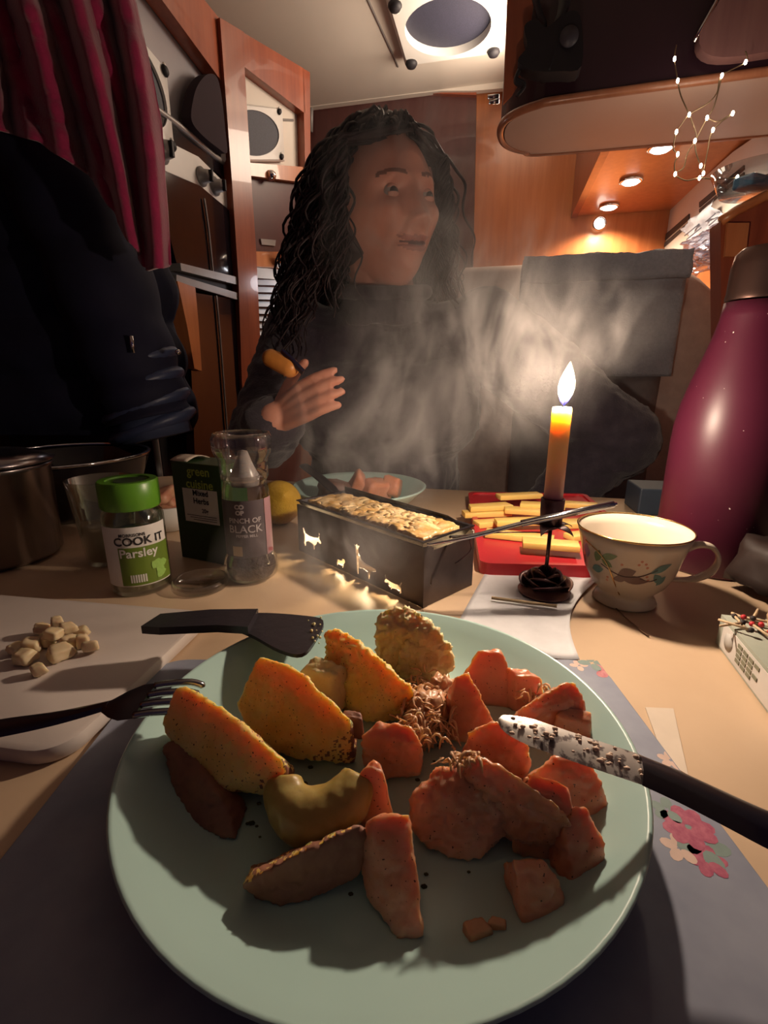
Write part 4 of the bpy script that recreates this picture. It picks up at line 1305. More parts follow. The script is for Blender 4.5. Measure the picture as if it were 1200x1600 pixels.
obj('label_edge', cyl_patch(gc, 0.0208, FG + 0.76, FG + 1.3, 0.0265, 0.0785, 10), mat('label_pink', (0.36, 0.20, 0.22), 0.4), gr)
M_ltxt = mat('text_grey', (0.50, 0.45, 0.46), 0.6)
obj('logo', on_cyl(text_data('CO\nOP', 0.0052, 0.00035), gc, 0.0208, FG - 0.32, 0.0705, 0.0006), M_ltxt, gr, smooth=False)
obj('lettering', on_cyl(text_data('PINCH OF', 0.0062, 0.0001), gc, 0.0208, FG - 0.14, 0.0608, 0.0006), M_ltxt, gr, smooth=False)
obj('lettering', on_cyl(text_data('BLACK', 0.0096, 0.0001), gc, 0.0208, FG - 0.14, 0.0530, 0.0006), M_ltxt, gr, smooth=False)
obj('lettering', on_cyl(text_data('PEPPER MILL', 0.0034, 0.00008), gc, 0.0208, FG - 0.10, 0.0470, 0.0006), M_ltxt, gr, smooth=False)
obj('lettering', on_cyl(text_data('50g', 0.0045, 0.0001), gc, 0.0208, FG + 0.98, 0.0305, 0.0006), mat('text_red', (0.5, 0.1, 0.12), 0.5), gr, smooth=False)
obj('price_sticker', cyl_patch(gc, 0.0208, FG - 0.75, FG - 0.32, 0.0285, 0.0375, 8, 0.0006), mat('cream_sticker', (0.55, 0.42, 0.26), 0.5), gr)

# clear lid lying on the table
lc = GZ(314, 909, 0.0)
obj('clear_lid', xf(shell([(0.001, 0.0006), (0.0235, 0.0006), (0.0245, 0.002), (0.0235, 0.0075), (0.0215, 0.0082), (0.0208, 0.0070), (0.0215, 0.003), (0.001, 0.0022)], 40), Matrix.Translation(lc + Vector((0.0035, -0.010, 0)))),
    M_pet, label='clear round plastic lid lying flat in front of the pepper mill', cat='lid')

# ------------------------------------------------------------------ herb carton
bxr = R(-24)
bc = Vector((-0.1740, 0.470, 0))
Mb = TR(bc, bxr)
hb = thing('herb_carton', 'dark green dried herb carton behind the pepper mill', 'carton', bc)
M_dg = mat('carton_green', (0.030, 0.065, 0.022), 0.4, col2=(0.022, 0.05, 0.016), scale=20)
obj('carton_body', xf(box(0.062, 0.036, 0.100, 0.0006, 1), Mb), M_dg, hb, smooth=False)
obj('open_flap', xf(grid(lambda u, v: (-0.031 + 0.022 * u, 0.012 - 0.03 * v, 0.1005 + 0.004 * math.sin(v * 3)), 4, 6, 0.0006), Mb), mat('flap_card', (0.62, 0.52, 0.42), 0.7), hb)
def on_box(d, x, z, lift):
    return xf(([(v[0] + x, -0.018 - lift, v[1] + z) for v in d[0]], d[1]), Mb)
obj('white_panel', on_box(poly2d([(-0.019, -0.017), (0.025, -0.017), (0.025, 0.017), (-0.019, 0.017)], 0), 0.0, 0.058, 0.0004), M_lab, hb, smooth=False)
obj('lettering', on_box(text_data('green\ncuisine', 0.0125, 0.0002), 0.004, 0.086, 0.0006), mat('text_lime', (0.38, 0.45, 0.08), 0.5), hb, smooth=False)
obj('lettering', on_box(text_data('Mixed\nHerbs', 0.0080, 0.0002), 0.004, 0.067, 0.0007), M_ptxt, hb, smooth=False)
obj('lettering', on_box(text_data('20g', 0.0058, 0.0001), 0.008, 0.0535, 0.0007), M_ptxt, hb, smooth=False)
for k in range(3):
    obj('print_line', on_box(poly2d([(-0.016 + 0.004 * k, -0.0003), (0.022, -0.0003), (0.022, 0.0003), (-0.016 + 0.004 * k, 0.0003)], 0), 0.0, 0.0482 - 0.0022 * k, 0.0007), M_ptxt, hb, smooth=False)

# ------------------------------------------------------------------ glass jar, pots and dishes in the dark on the left
tc_ = GZ(150, 893, 0.0) + Vector((0, 0.03, 0))
gj = thing('tumbler', 'dim drinking glass with pale contents left of the parsley jar', 'glass', tc_)
obj('glass_wall', xf(shell([(0.001, 0.001), (0.022, 0.001), (0.030, 0.085), (0.0285, 0.085), (0.0205, 0.004), (0.001, 0.004)], 32), Matrix.Translation(tc_)), M_glass, gj)
obj('contents', xf(lathe([(0.001, 0.0045), (0.0198, 0.0048), (0.0226, 0.036), (0.001, 0.037)], 24), Matrix.Translation(tc_)), mat('pale_cream', (0.34, 0.28, 0.22), 0.7), gj)
M_pot_s = mat('pot_steel', (0.34, 0.30, 0.30), 0.25, 1.0)
pc_ = Vector((-0.3957, 0.465, 0))
po_ = thing('steel_pot', 'dark steel pot with shiny rim at the left edge of the table', 'pot', pc_)
obj('pot_body', xf(shell([(0.001, 0.001), (0.050, 0.001), (0.055, 0.006), (0.057, 0.092), (0.060, 0.096), (0.058, 0.098), (0.0555, 0.093), (0.053, 0.008), (0.001, 0.004)], 48), Matrix.Translation(pc_)), M_pot_s, po_)
obj('pot_lid', xf(lathe([(0.060, 0.0985), (0.062, 0.101), (0.040, 0.109), (0.012, 0.112), (0.001, 0.1125)], 48), Matrix.Translation(pc_)), M_pot_s, po_)
obj('lid_knob', xf(lathe([(0.006, 0.111), (0.006, 0.117), (0.013, 0.122), (0.011, 0.128), (0.001, 0.129)], 24), Matrix.Translation(pc_)), M_blackm, po_)
wc = Vector((-0.4350, 0.642, 0))
wk = thing('frying_pan', 'dark pan with thin bright rim behind the parsley jar', 'pan', wc)
obj('pan_body', xf(shell([(0.001, 0.001), (0.076, 0.001), (0.086, 0.010), (0.107, 0.074), (0.109, 0.076), (0.107, 0.078), (0.103, 0.073), (0.083, 0.013), (0.001, 0.005)], 64), Matrix.Translation(wc)), M_black, wk)
obj('pan_rim', xf(shell([(0.1055, 0.0775), (0.1100, 0.0765), (0.1100, 0.0795), (0.1055, 0.0800), (0.1055, 0.0775)], 64), Matrix.Translation(wc)), M_chrome, wk)
obj('handle', tube(spline([wc + Vector((-0.09, -0.085, 0.070)), wc + Vector((-0.14, -0.13, 0.085)), wc + Vector((-0.22, -0.20, 0.09))], 5), 0.009, 10, flat=0.6), M_blackm, wk)
dc = Vector((-0.2640, 0.565, 0))
db = thing('small_dish', 'small white dish of pink sliced meat behind the parsley jar', 'dish', dc)
obj('dish', xf(shell([(0.001, 0.001), (0.022, 0.001), (0.036, 0.032), (0.034, 0.033), (0.020, 0.004), (0.001, 0.004)], 32), Matrix.Translation(dc)), M_white, db)
M_meat = mat('pink_meat', (0.55, 0.22, 0.14), 0.45, col2=(0.66, 0.40, 0.24), scale=50)
for k in range(4):
    d = chunk(SLAB[0], None, seed=k + 120, amp=0.12, sub=3)
    a = k * 1.6
    obj('meat_slice', xf(d, TR(dc + Vector((0.010 * math.cos(a), 0.010 * math.sin(a), 0.026 + 0.006 * k)), a, 0.3, 0.2, (0.02, 0.016, 0.013))), M_meat, db)

# lemon
lc = Vector((-0.131, 0.580, 0.028))
prof = [(0.0005, -0.036), (0.004, -0.034), (0.012, -0.029), (0.021, -0.020), (0.027, -0.006), (0.0275, 0.005), (0.022, 0.019), (0.012, 0.029), (0.005, 0.034), (0.0005, 0.037)]
ld = lathe([(r, z) for r, z in prof], 32)
ld = ([tuple(Vector(v) * (1 + 0.012 * fbm(v, 60))) for v in ld[0]], ld[1])
obj('lemon', xf(ld, TR(lc, 0.4, R(62))), mat('lemon_peel', (0.62, 0.40, 0.05), 0.4, col2=(0.56, 0.34, 0.04), scale=40, bump=0.4, bscale=300), label='yellow lemon behind the pepper mill', cat='lemon')

# ------------------------------------------------------------------ second mint plate with food
P2 = Vector((-0.036, 0.676, 0.0))
obj('plate', xf(shell([(0.001, 0.0006), (0.058, 0.0006), (0.070, 0.004), (0.094, 0.026), (0.0965, 0.0285), (0.094, 0.0295), (0.090, 0.026), (0.067, 0.008), (0.056, 0.0045), (0.001, 0.004)], 64), Matrix.Translation(P2)), M_mint,
    label='second mint plate behind the raclette tray in front of the person', cat='plate')
for k, (dx, dy, s, lab) in enumerate(((0.000, -0.01, 0.026, 'orange root slice leaning on the second plate, leftmost of three'), (0.026, -0.016, 0.022, 'orange root slice in the middle of the second plate'),
                                      (0.048, 0.002, 0.022, 'orange root slice at the right of the second plate'))):
    d = chunk(SLAB[0] if k else TRI[0], None, seed=k + 140, amp=0.1, sub=3)
    obj('root_slice', xf(d, TR(P2 + Vector((dx, dy, 0.028)), k * 0.7, 0.35, 0.15 * k, (s, s * .8, 0.03))), CM_[:1], label=lab, cat='vegetable', group='food on the second plate')
d = chunk(CUBE[0], None, seed=150, amp=0.15, sub=3)
obj('meat_piece', xf(d, TR(P2 + Vector((-0.035, -0.02, 0.024)), 0.5, 0, 0, (0.024, 0.022, 0.024))), mat('dark_meat', (0.12, 0.045, 0.03), 0.5, scale=60), label='dark browned piece of food at the left of the second plate', cat='food')
# grey spoon handle crossing the second plate
obj('serving_spoon', tube(spline([P2 + Vector((-0.080, 0.01, 0.055)), P2 + Vector((-0.055, -0.02, 0.045)), P2 + Vector((-0.03, -0.05, 0.032)), P2 + Vector((-0.015, -0.066, 0.026))], 5), [0.008] * 10 + [0.006] * 6, 10, flat=0.4), M_dkcut,
    label='dark flat server leaning on the left of the second plate', cat='spoon')

# ------------------------------------------------------------------ raclette heater with goat cut-outs
Nn = Vector((0.0314, 0.3523, 0)); UL = Vector((-0.680, 0.733, 0)).normalized(); WS = Vector((UL.y, -UL.x, 0))
LL, WW, HH = 0.179, 0.064, 0.052
rc = thing('raclette_heater', 'black tea light raclette heater with glowing goat cut-outs in its side', 'raclette', Nn + UL * LL / 2 + WS * WW / 2)
M_rac = mat('raclette_steel', (0.11, 0.085, 0.08), 0.4, 0.7, col2=(0.08, 0.06, 0.06), scale=40)
M_racin = mat('raclette_inside', (0.75, 0.70, 0.62), 0.5, 0.0)


def cut_panel(outer, holes, thick):
    cu = bpy.data.curves.new('p', 'CURVE'); cu.dimensions = '2D'; cu.fill_mode = 'BOTH'; cu.extrude = thick / 2
    for pts in [outer] + holes:
        s = cu.splines.new('POLY'); s.points.add(len(pts) - 1)
        for i, p in enumerate(pts): s.points[i].co = (p[0], p[1], 0, 1)
        s.use_cyclic_u = True
    o = bpy.data.objects.new('p', cu); COL.objects.link(o)
    ev = o.evaluated_get(bpy.context.evaluated_depsgraph_get()); me = ev.to_mesh()
    d = [tuple(v.co) for v in me.vertices], [tuple(p.vertices) for p in me.polygons]
    ev.to_mesh_clear(); bpy.data.objects.remove(o)
    return d


GOAT = [(-10, 0), (-8.6, 0), (-8.4, 4), (-6, 5.2), (-2, 4.6), (0.2, 3.6), (0.4, 0), (1.8, 0), (2, 4), (4.2, 5.6), (5.2, 8.2), (7.4, 7.2), (9.6, 7.4), (9.4, 9.4), (7.6, 11.4), (8.4, 15.6), (7.2, 17.0), (7.6, 14.4), (6.0, 11.6),
        (4.0, 11.4), (1.4, 10.6), (-4, 10.4), (-8.6, 11.4), (-10.8, 16.0), (-11.4, 15.0), (-10.4, 10.2), (-10.6, 6), (-11, 3)]
GOAT2 = [(-5.5, 0), (-4.4, 0), (-4.2, 5), (-1, 6), (2.2, 4.8), (2.6, 0), (3.8, 0), (4.2, 5), (6, 7), (8.4, 8.2), (8.2, 9.6), (5, 10.4), (1, 10.8), (-2, 12.4), (-4, 17), (-4.4, 20), (-3.2, 22.8), (-4.8, 22), (-5, 24.2), (-6, 22.2), (-7.6, 22.4), (-6.4, 20), (-6.2, 14), (-6, 8)]
KID = [(-3, 0), (-2.2, 0), (-2, 2.6), (1, 2.6), (1.2, 0), (2, 0), (2.2, 3.6), (3.6, 5.6), (3.2, 7), (1.4, 7), (0.6, 5.4), (-2.6, 5.4), (-3.2, 3)]


def pix_to_panel(px, py):
    """where the picture's point lies on the heater's long side: distance along it and height"""
    p = GP(px, py, Nn, WS)
    return (p - Nn).dot(UL), p.z


def goat_at(shape, px, py, s, flip=1, sz=None):
    a, z = pix_to_panel(px, py)
    return [(a + flip * x * s, z + y * (sz or s)) for x, y in shape]


goats = [goat_at(GOAT, 490, 858, 0.00150, -1, 0.00125), goat_at(GOAT2, 570, 901, 0.0019, -1, 0.00125), goat_at(KID, 533, 889, 0.0020, -1, 0.00165), goat_at(GOAT, 613, 924, 0.00105, 1, 0.00080)]
goats = [[(x, max(0.004, min(HH - 0.005, z))) for x, z in g] for g in goats]
outer = [(0, 0.0005), (LL, 0.0005), (LL, HH), (0, HH)]
d = cut_panel(outer, goats, 0.0012)
def on_long(v, off=0.0):
    return Nn + UL * v[0] + Vector((0, 0, v[1])) + WS * (v[2] + off)
obj('long_side', ([on_long(v) for v in d[0]], d[1]), M_rac, rc, smooth=False)
obj('long_side', slab([on_long((0, 0.0005, WW)), on_long((LL, 0.0005, WW)), on_long((LL, HH, WW)), on_long((0, HH, WW))], WS, -0.0012), [M_racin], rc, smooth=False)
# short ends with a folded edge and slot
def on_short(w, z, a, off=0.0):
    return Nn + WS * w + UL * (a + off) + Vector((0, 0, z))
d = cut_panel([(0.003, 0.0005), (WW, 0.0005), (WW, HH - 0.005), (0.004, HH - 0.005)], [[(0.0045, 0.018), (0.009, 0.018), (0.009, 0.030), (0.0045, 0.030)]], 0.0012)
obj('short_side', ([on_short(v[0], v[1], v[2]) for v in d[0]], d[1]), M_rac, rc, smooth=False)
obj('short_side', slab([on_short(0, 0.0005, LL), on_short(WW, 0.0005, LL), on_short(WW, HH, LL), on_short(0, HH, LL)], UL, -0.0012), M_racin, rc, smooth=False)
obj('folded_corner', slab([on_short(-0.001, 0.0005, -0.0012), on_short(0.004, 0.0005, -0.0012), on_short(0.010, HH - 0.012, -0.0012), on_short(0.010, HH - 0.002, -0.0012), on_short(0.006, HH, -0.0012), on_short(-0.001, HH, -0.0012)], UL, 0.002), M_rac, rc, smooth=False)
for s in (0.2, 0.5, 0.8):
    c = Nn + UL * (LL * s) + WS * WW * 0.5
    tl = thing('tea_light', {0.2: 'tea light inside the raclette heater nearest its pan handle', 0.5: 'middle tea light inside the raclette heater', 0.8: 'tea light at the left end inside the raclette heater'}[s], 'candle', c, 'tea lights inside the raclette heater')
    obj('tin_cup', xf(shell([(0.001, 0.0006), (0.019, 0.0006), (0.019, 0.014), (0.0186, 0.014), (0.0186, 0.001), (0.001, 0.001)], 24), Matrix.Translation(c)), M_steel, tl)
    obj('wax', xf(lathe([(0.001, 0.0012), (0.0183, 0.0012), (0.0183, 0.010), (0.001, 0.0098)], 24), Matrix.Translation(c)), mat('white_wax', (0.8, 0.75, 0.68), 0.4), tl)
    obj('flame', xf(lathe([(0.0004, 0.011), (0.0028, 0.0145), (0.003, 0.017), (0.0015, 0.023), (0.0003, 0.027)], 12), Matrix.Translation(c)), MATS.get('tea_flame') or MATS.setdefault('tea_flame', emis('tea_flame', (1.0, 0.75, 0.4), 30.0)), tl)
    l = bpy.data.lights.new('tea_light_glow', 'POINT'); l.energy = TEA_W; l.color = (1, 0.74, 0.42); l.shadow_soft_size = 0.006
    lo = bpy.data.objects.new('tea_light_glow', l); COL.objects.link(lo); lo.parent = tl; lo.location = (0, 0, 0.0335)

# raclette pan with bubbling cheese and a long wire handle
pan = thing('raclette_pan', 'black raclette pan of bubbling cheese with a long steel handle', 'pan', Nn + UL * LL / 2 + WS * WW / 2 + Vector((0, 0, HH - 0.012)))
def pf(a, w, z):
    return Nn + UL * a + WS * w + Vector((0, 0, z))
def pan_shell():
    a0, a1, w0, w1, zb, zt_ = 0.004, LL - 0.003, 0.003, WW - 0.003, HH - 0.012, HH + 0.0035
    e = 0.004
    ring = lambda g, z: [pf(a0 - g, w0 - g, z), pf(a1 + g, w0 - g, z), pf(a1 + g, w1 + g, z), pf(a0 - g, w1 + g, z)]
    rings = [ring(-0.006, zb), ring(0.002, zt_ - 0.001), ring(0.0038, zt_), ring(0.0038, zt_ + 0.001), ring(0.0006, zt_ + 0.0008), ring(-0.0075, zb + 0.0012)]
    vs = [p for r in rings for p in r]; fs = []
    for j in range(5):
        for i in range(4):
            fs.append((j * 4 + i, j * 4 + (i + 1) % 4, (j + 1) * 4 + (i + 1) % 4, (j + 1) * 4 + i))
    fs += [(0, 1, 2, 3), (20, 21, 22, 23)]
    return vs, fs
obj('tray', pan_shell(), mat('black_pan', (0.03, 0.025, 0.028), 0.25, 0.5), pan, smooth=False)
obj('tray_back_wall', slab([pf(0.002, WW - 0.001, HH), pf(LL, WW - 0.001, HH), pf(LL, WW - 0.001, HH + 0.009), pf(0.03, WW - 0.001, HH + 0.007)], WS, 0.0012), mat('black_pan', (0, 0, 0)), pan, smooth=False)
def chz(u, v):
    a, w = 0.009 + (LL - 0.017) * u, 0.009 + (WW - 0.018) * v
    p = pf(a, w, 0)
    edge = min(u, 1 - u, v * 0.6, (1 - v) * 0.6)
    h = 0.0022 * fbm((p.x, p.y, 3), 75) + 0.0014 * abs(fbm((p.x, p.y, 9), 190)) * (1.6 if 0.1 < u < 0.7 else 0.5)
    return pf(a, w, HH - 0.0015 + h + 0.001 * min(1, edge * 12))
M_chz = mat('melted_cheese', (0.66, 0.48, 0.26), 0.35, col2=(0.46, 0.27, 0.09), scale=75, sss=0.15, bump=0.5, bscale=150, lo=0.42, hi=0.6)
obj('melted_cheese', grid(chz, 90, 36, 0.006), M_chz, pan)
for k in range(34):
    u, v = rg.betavariate(2.2, 2.4), rg.uniform(0.12, 0.88)
    p = chz(u, v)
    d = chunk(SLAB[0], None, seed=200 + k, amp=0.15, sub=2)
    obj('browned_crumb', xf(d, TR(p + Vector((0, 0, 0.001)), rg.uniform(0, 6), rg.uniform(-.4, .4), 0, (rg.uniform(.002, .0042), rg.uniform(.002, .0034), .0026))), mat('browned_bits', (0.46, 0.24, 0.075), 0.5, col2=(0.34, 0.15, 0.04), scale=90), pan)
hs = pf(-0.002, 0.012, HH + 0.003)
he = Vector((0.1780, 0.3560, 0.0865))
for off in (Vector((0, 0.0022, 0)), Vector((0, -0.0022, 0.0006))):
    obj('handle_wire', tube(spline([pf(-0.001, 0.030 if off.y > 0 else 0.002, HH + 0.002), hs + Vector((0.03, -0.004, 0.006)) + off, hs.lerp(he, 0.55) + off, he + off * .6], 6), 0.0014, 8), M_chrome, pan)
obj('handle_sleeve', tube([hs.lerp(he, 0.48), hs.lerp(he, 0.99)], 0.0027, 10), M_cut, pan)

# ------------------------------------------------------------------ red board with cheese
M_red = mat('red_board', (0.48, 0.028, 0.035), 0.35, col2=(0.42, 0.02, 0.03), scale=20)
rb0, rbu, rbv = Vector((0.0899, 0.4180, 0)), Vector((0.172, -0.011, 0)), Vector((0.0366, 0.284, 0))
def rbf(x, y, z):
    return rb0 + rbu * x + rbv * y + Vector((0, 0, z))
rb = thing('red_board', 'red plastic chopping board covered with cheese slices behind the candle', 'board', rbf(0.5, 0.5, 0))
rr2 = [(x / 0.17, y / 0.32) for x, y in rounded_rect(0, 0.17, 0, 0.32, 0.012)]
obj('board_slab', prism(rr2, 0.0004, 0.010, rbf), M_red, rb, smooth=False)
ins = [(x / 0.17, y / 0.32) for x, y in rounded_rect(0.006, 0.164, 0.006, 0.314, 0.010)]
n = len(ins)
obj('raised_rim', ([rbf(x, y, 0.010) for x, y in rr2] + [rbf(x, y, 0.0125) for x, y in rr2] + [rbf(x, y, 0.0125) for x, y in ins] + [rbf(x, y, 0.010) for x, y in ins],
                   [(j * n + i, j * n + (i + 1) % n, (j + 1) * n + (i + 1) % n, (j + 1) * n + i) for j in range(3) for i in range(n)]), M_red, rb, smooth=False)
M_ch = mat('yellow_cheese', (0.80, 0.55, 0.17), 0.42, col2=(0.76, 0.50, 0.14), scale=25, sss=0.2)
slices = [((722, 792, 798, 812), 0.0105, 8, 'cheese stick lying leftmost on the red board'), ((730, 786, 800, 798), 0.0175, 12, 'narrow cheese stick on top at the left of the pile'),
          ((776, 766, 846, 784), 0.0240, 10, 'topmost cheese stick at the back of the pile'), ((742, 808, 796, 826), 0.0105, 15, 'short cheese piece beside the heater corner'),
          ((790, 792, 872, 806), 0.0165, -14, 'cheese stick crossing the middle of the pile'), ((812, 784, 880, 796), 0.0210, -8, 'cheese stick just left of the candle'),
          ((880, 782, 930, 796), 0.0165, -16, 'cheese stick right of the candle at the back'), ((760, 826, 862, 850), 0.0105, -20, 'wide flat cheese slab at the front left'),
          ((818, 838, 902, 864), 0.0175, -14, 'front cheese slab nearest the candle rose'), ((866, 806, 930, 830), 0.0105, 5, 'flat cheese slice right of the candle'),
          ((772, 806, 850, 824), 0.0165, 6, 'flat cheese slice under the steel pan handle'), ((884, 828, 930, 846), 0.0105, 20, 'small cheese piece beside the teacup')]
for k, (bb, z, ang, lab) in enumerate(slices):
    x0, y0, x1, y1 = bb
    c = GZ((x0 + x1) / 2, (y0 + y1) / 2, z + 0.003)
    D = depth_of(c); w = (x1 - x0) * D / F
    dpt = max(0.016, (y1 - y0) * D / F * 1.2)
    wd = box(w, dpt, 0.0062, 0.0008, 2)
    # slightly trapezoid, uneven cuts
    f1, f2 = rg.uniform(.8, 1.1), rg.uniform(.85, 1.1)
    vs = [(v[0] * (f1 if v[1] > 0 else 1.0), v[1] * (f2 if v[0] > 0 else 1.0), v[2] * (1 + 6 * v[0] * rg.choice((0,)))) for v in wd[0]]
    obj('cheese_slice', xf((vs, wd[1]), TR((c.x, c.y, z), R(ang), R(rg.uniform(-2, 2)))), M_ch, smooth='auto', label=lab, cat='cheese', group='cheese slices on the red board')

# ------------------------------------------------------------------ candlestick and candle
cc = Vector((0.1380, 0.3795, 0.0016))
# paper sheet it stands on
M_paper = mat('white_paper', (0.76, 0.76, 0.80), 0.6, scale=30)
q = [GZ(700, 1000, 0.0006), GZ(905, 1035, 0.0006), GZ(938, 905, 0.0006), GZ(760, 892, 0.0006)]
def paperf(u, v):
    p = (q[0] * (1 - u) + q[1] * u) * (1 - v) + (q[3] * (1 - u) + q[2] * u) * v
    bow = math.sin(v * math.pi) * 0.016 * max(0, u - .5) * 2
    return Vector((p.x - bow, p.y, 0.0008 + 0.006 * max(0, u - 0.82) ** 2 * 12))
obj('paper_sheet', grid(paperf, 24, 16, 0.0004), M_paper, label='white sheet of paper with curled edge under the candlestick', cat='paper')
q2 = [GZ(905, 1030, 0.0006), GZ(935, 1125, 0.0006), GZ(1000, 1130, 0.0006), GZ(960, 1035, 0.0006)]
obj('paper_strip', slab([GZ(x, y, 0.0004) for x, y in ((1008, 1106), (1052, 1108), (1075, 1212), (1038, 1190))], (0, 0, 1), 0.0005), mat('cream_paper', (0.74, 0.62, 0.50), 0.6), smooth=False,
    label='pale paper strip beside the placemat edge', cat='paper')
obj('thin_stick', tube([GZ(768, 934, 0.004), GZ(870, 947, 0.004)], 0.0013, 6), mat('pale_stick', (0.70, 0.52, 0.32), 0.6), label='thin pale wooden stick lying before the candle rose', cat='stick')
cs = thing('candlestick', 'dark metal rose shaped candlestick with leafy socket', 'candlestick', cc)
M_rose = mat('dark_rose_metal', (0.045, 0.028, 0.03), 0.3, 0.6, col2=(0.10, 0.04, 0.05), scale=40)
M_rose2 = mat('bronze_petal', (0.16, 0.075, 0.055), 0.35, 0.6, col2=(0.10, 0.04, 0.04), scale=60)
rose_c = cc + Vector((0, 0, 0.012))
for k in range(14):
    lay = k / 14
    a = k * 2.4
    r = 0.019 - 0.012 * lay
    hgt = 0.010 + 0.013 * lay
    def petal(u, v, a=a, r=r, hgt=hgt, lay=lay):
        t = (u - .5) * 1.9
        rr = r * (0.55 + 0.45 * v) + (0.004 * v * v * (1 - lay))
        z = hgt * v * (1 - 0.35 * (2 * u - 1) ** 2)
        return cc + Vector((rr * math.cos(a + t), rr * math.sin(a + t), 0.001 + z))
    obj('petal', grid(petal, 10, 6, 0.0009), M_rose2 if k % 3 == 0 else M_rose, cs)
obj('base_disc', xf(lathe([(0.001, 0), (0.021, 0), (0.022, 0.002), (0.015, 0.006), (0.001, 0.008)], 32), Matrix.Translation(cc)), M_rose2, cs)
obj('stem', tube([cc + Vector((0, 0, 0.006)), cc + Vector((0.0003, 0, 0.06))], 0.0016, 10), M_rose, cs)
for k in range(5):
    a = k * 1.2566 + 0.3
    def leaf(u, v, a=a):
        L = 0.022 * v
        w = 0.0055 * math.sin(math.pi * (0.12 + 0.88 * v) ** 0.8) * (u - .5) * 2
        return cc + Vector((L * math.cos(a) - w * math.sin(a), L * math.sin(a) + w * math.cos(a), 0.058 + 0.004 * math.sin(v * 3) - 0.002 * v))
    obj('leaf', grid(leaf, 6, 10, 0.0006), M_rose, cs)
obj('socket', xf(shell([(0.002, 0.056), (0.0088, 0.060), (0.0095, 0.083), (0.0086, 0.083), (0.0080, 0.062), (0.002, 0.060)], 24), Matrix.Translation(cc)), M_rose, cs)
obj('tendril', tube(spline([cc + Vector((-0.001, 0, 0.054)), GY(745, 835, 0.378), GY(735, 860, 0.378), GY(712, 880, 0.378), GZ(690, 892, 0.003)], 6), 0.0006, 5), M_rose, cs)

CT = 0.156
cd = thing('candle', 'lit taper candle, mauve below, flame glow painted cream at the top', 'candle', cc + Vector((0, 0, 0.062)))
mw = bpy.data.materials.new('candle_wax'); mw.use_nodes = True
nt = mw.node_tree; b = nt.nodes['Principled BSDF']
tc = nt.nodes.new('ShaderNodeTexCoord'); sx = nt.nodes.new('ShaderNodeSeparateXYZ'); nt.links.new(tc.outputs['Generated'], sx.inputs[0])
cr = nt.nodes.new('ShaderNodeValToRGB')  # height ramp paints the flame's glow into the upper wax colour
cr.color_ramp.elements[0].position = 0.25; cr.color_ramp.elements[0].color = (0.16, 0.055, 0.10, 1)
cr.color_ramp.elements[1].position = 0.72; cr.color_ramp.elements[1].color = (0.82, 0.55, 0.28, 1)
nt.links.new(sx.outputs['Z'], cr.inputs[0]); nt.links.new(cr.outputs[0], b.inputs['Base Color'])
b.inputs['Roughness'].default_value = 0.45
b.inputs['Subsurface Weight'].default_value = 1.0
b.inputs['Subsurface Radius'].default_value = (0.026, 0.018, 0.010)
b.inputs['Subsurface Scale'].default_value = 1.0
prof = [(0.001, 0.063), (0.0076, 0.063), (0.0074, CT - 0.002), (0.0068, CT), (0.0050, CT - 0.0012), (0.001, CT - 0.002)]
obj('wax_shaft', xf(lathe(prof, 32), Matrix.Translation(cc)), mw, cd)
obj('wick', tube([cc + Vector((0, 0, CT - 0.003)), cc + Vector((0.0003, 0, CT + 0.004)), cc + Vector((0.0012, 0, CT + 0.0065))], 0.0005, 6), M_blackm, cd)
mf = bpy.data.materials.new('flame'); mf.use_nodes = True
nt = mf.node_tree; nt.nodes.clear()
o_ = nt.nodes.new('ShaderNodeOutputMaterial'); e_ = nt.nodes.new('ShaderNodeEmission'); t_ = nt.nodes.new('ShaderNodeBsdfTransparent'); a_ = nt.nodes.new('ShaderNodeAddShader')
tc = nt.nodes.new('ShaderNodeTexCoord'); sx = nt.nodes.new('ShaderNodeSeparateXYZ'); nt.links.new(tc.outputs['Generated'], sx.inputs[0])
cr = nt.nodes.new('ShaderNodeValToRGB'); el = cr.color_ramp.elements
el[0].position = 0.0; el[0].color = (0.05, 0.06, 0.9, 1); el[1].position = 1.0; el[1].color = (1.0, 0.62, 0.28, 1)
e1 = el.new(0.16); e1.color = (0.35, 0.30, 0.9, 1); e2 = el.new(0.30); e2.color = (1.0, 0.80, 0.50, 1); e3 = el.new(0.7); e3.color = (1.0, 0.86, 0.60, 1)
st_ = nt.nodes.new('ShaderNodeMapRange'); st_.inputs['From Min'].default_value = 0.05; st_.inputs['From Max'].default_value = 0.4; st_.inputs['To Min'].default_value = 0.5; st_.inputs['To Max'].default_value = 9.0
nt.links.new(sx.outputs['Z'], st_.inputs['Value']); nt.links.new(st_.outputs[0], e_.inputs['Strength'])
nt.links.new(sx.outputs['Z'], cr.inputs[0]); nt.links.new(cr.outputs[0], e_.inputs['Color'])
nt.links.new(e_.outputs[0], a_.inputs[0]); nt.links.new(t_.outputs[0], a_.inputs[1]); nt.links.new(a_.outputs[0], o_.inputs[0])
fl0 = cc + Vector((0.0008, 0, CT + 0.001))
fp = [(0.0004, 0.0), (0.0030, 0.0035), (0.0054, 0.009), (0.0062, 0.014), (0.0056, 0.019), (0.0036, 0.025), (0.0014, 0.030), (0.0003, 0.0325)]
fd = lathe(fp, 24)
fd = ([(v[0] + 0.06 * v[2] , v[1], v[2]) for v in fd[0]], fd[1])
obj('flame', xf(fd, Matrix.Translation(fl0)), mf, cd)
l = bpy.data.lights.new('candle_light', 'POINT'); l.energy = CANDLE_W; l.color = (1.0, 0.77, 0.57); l.shadow_soft_size = 0.007
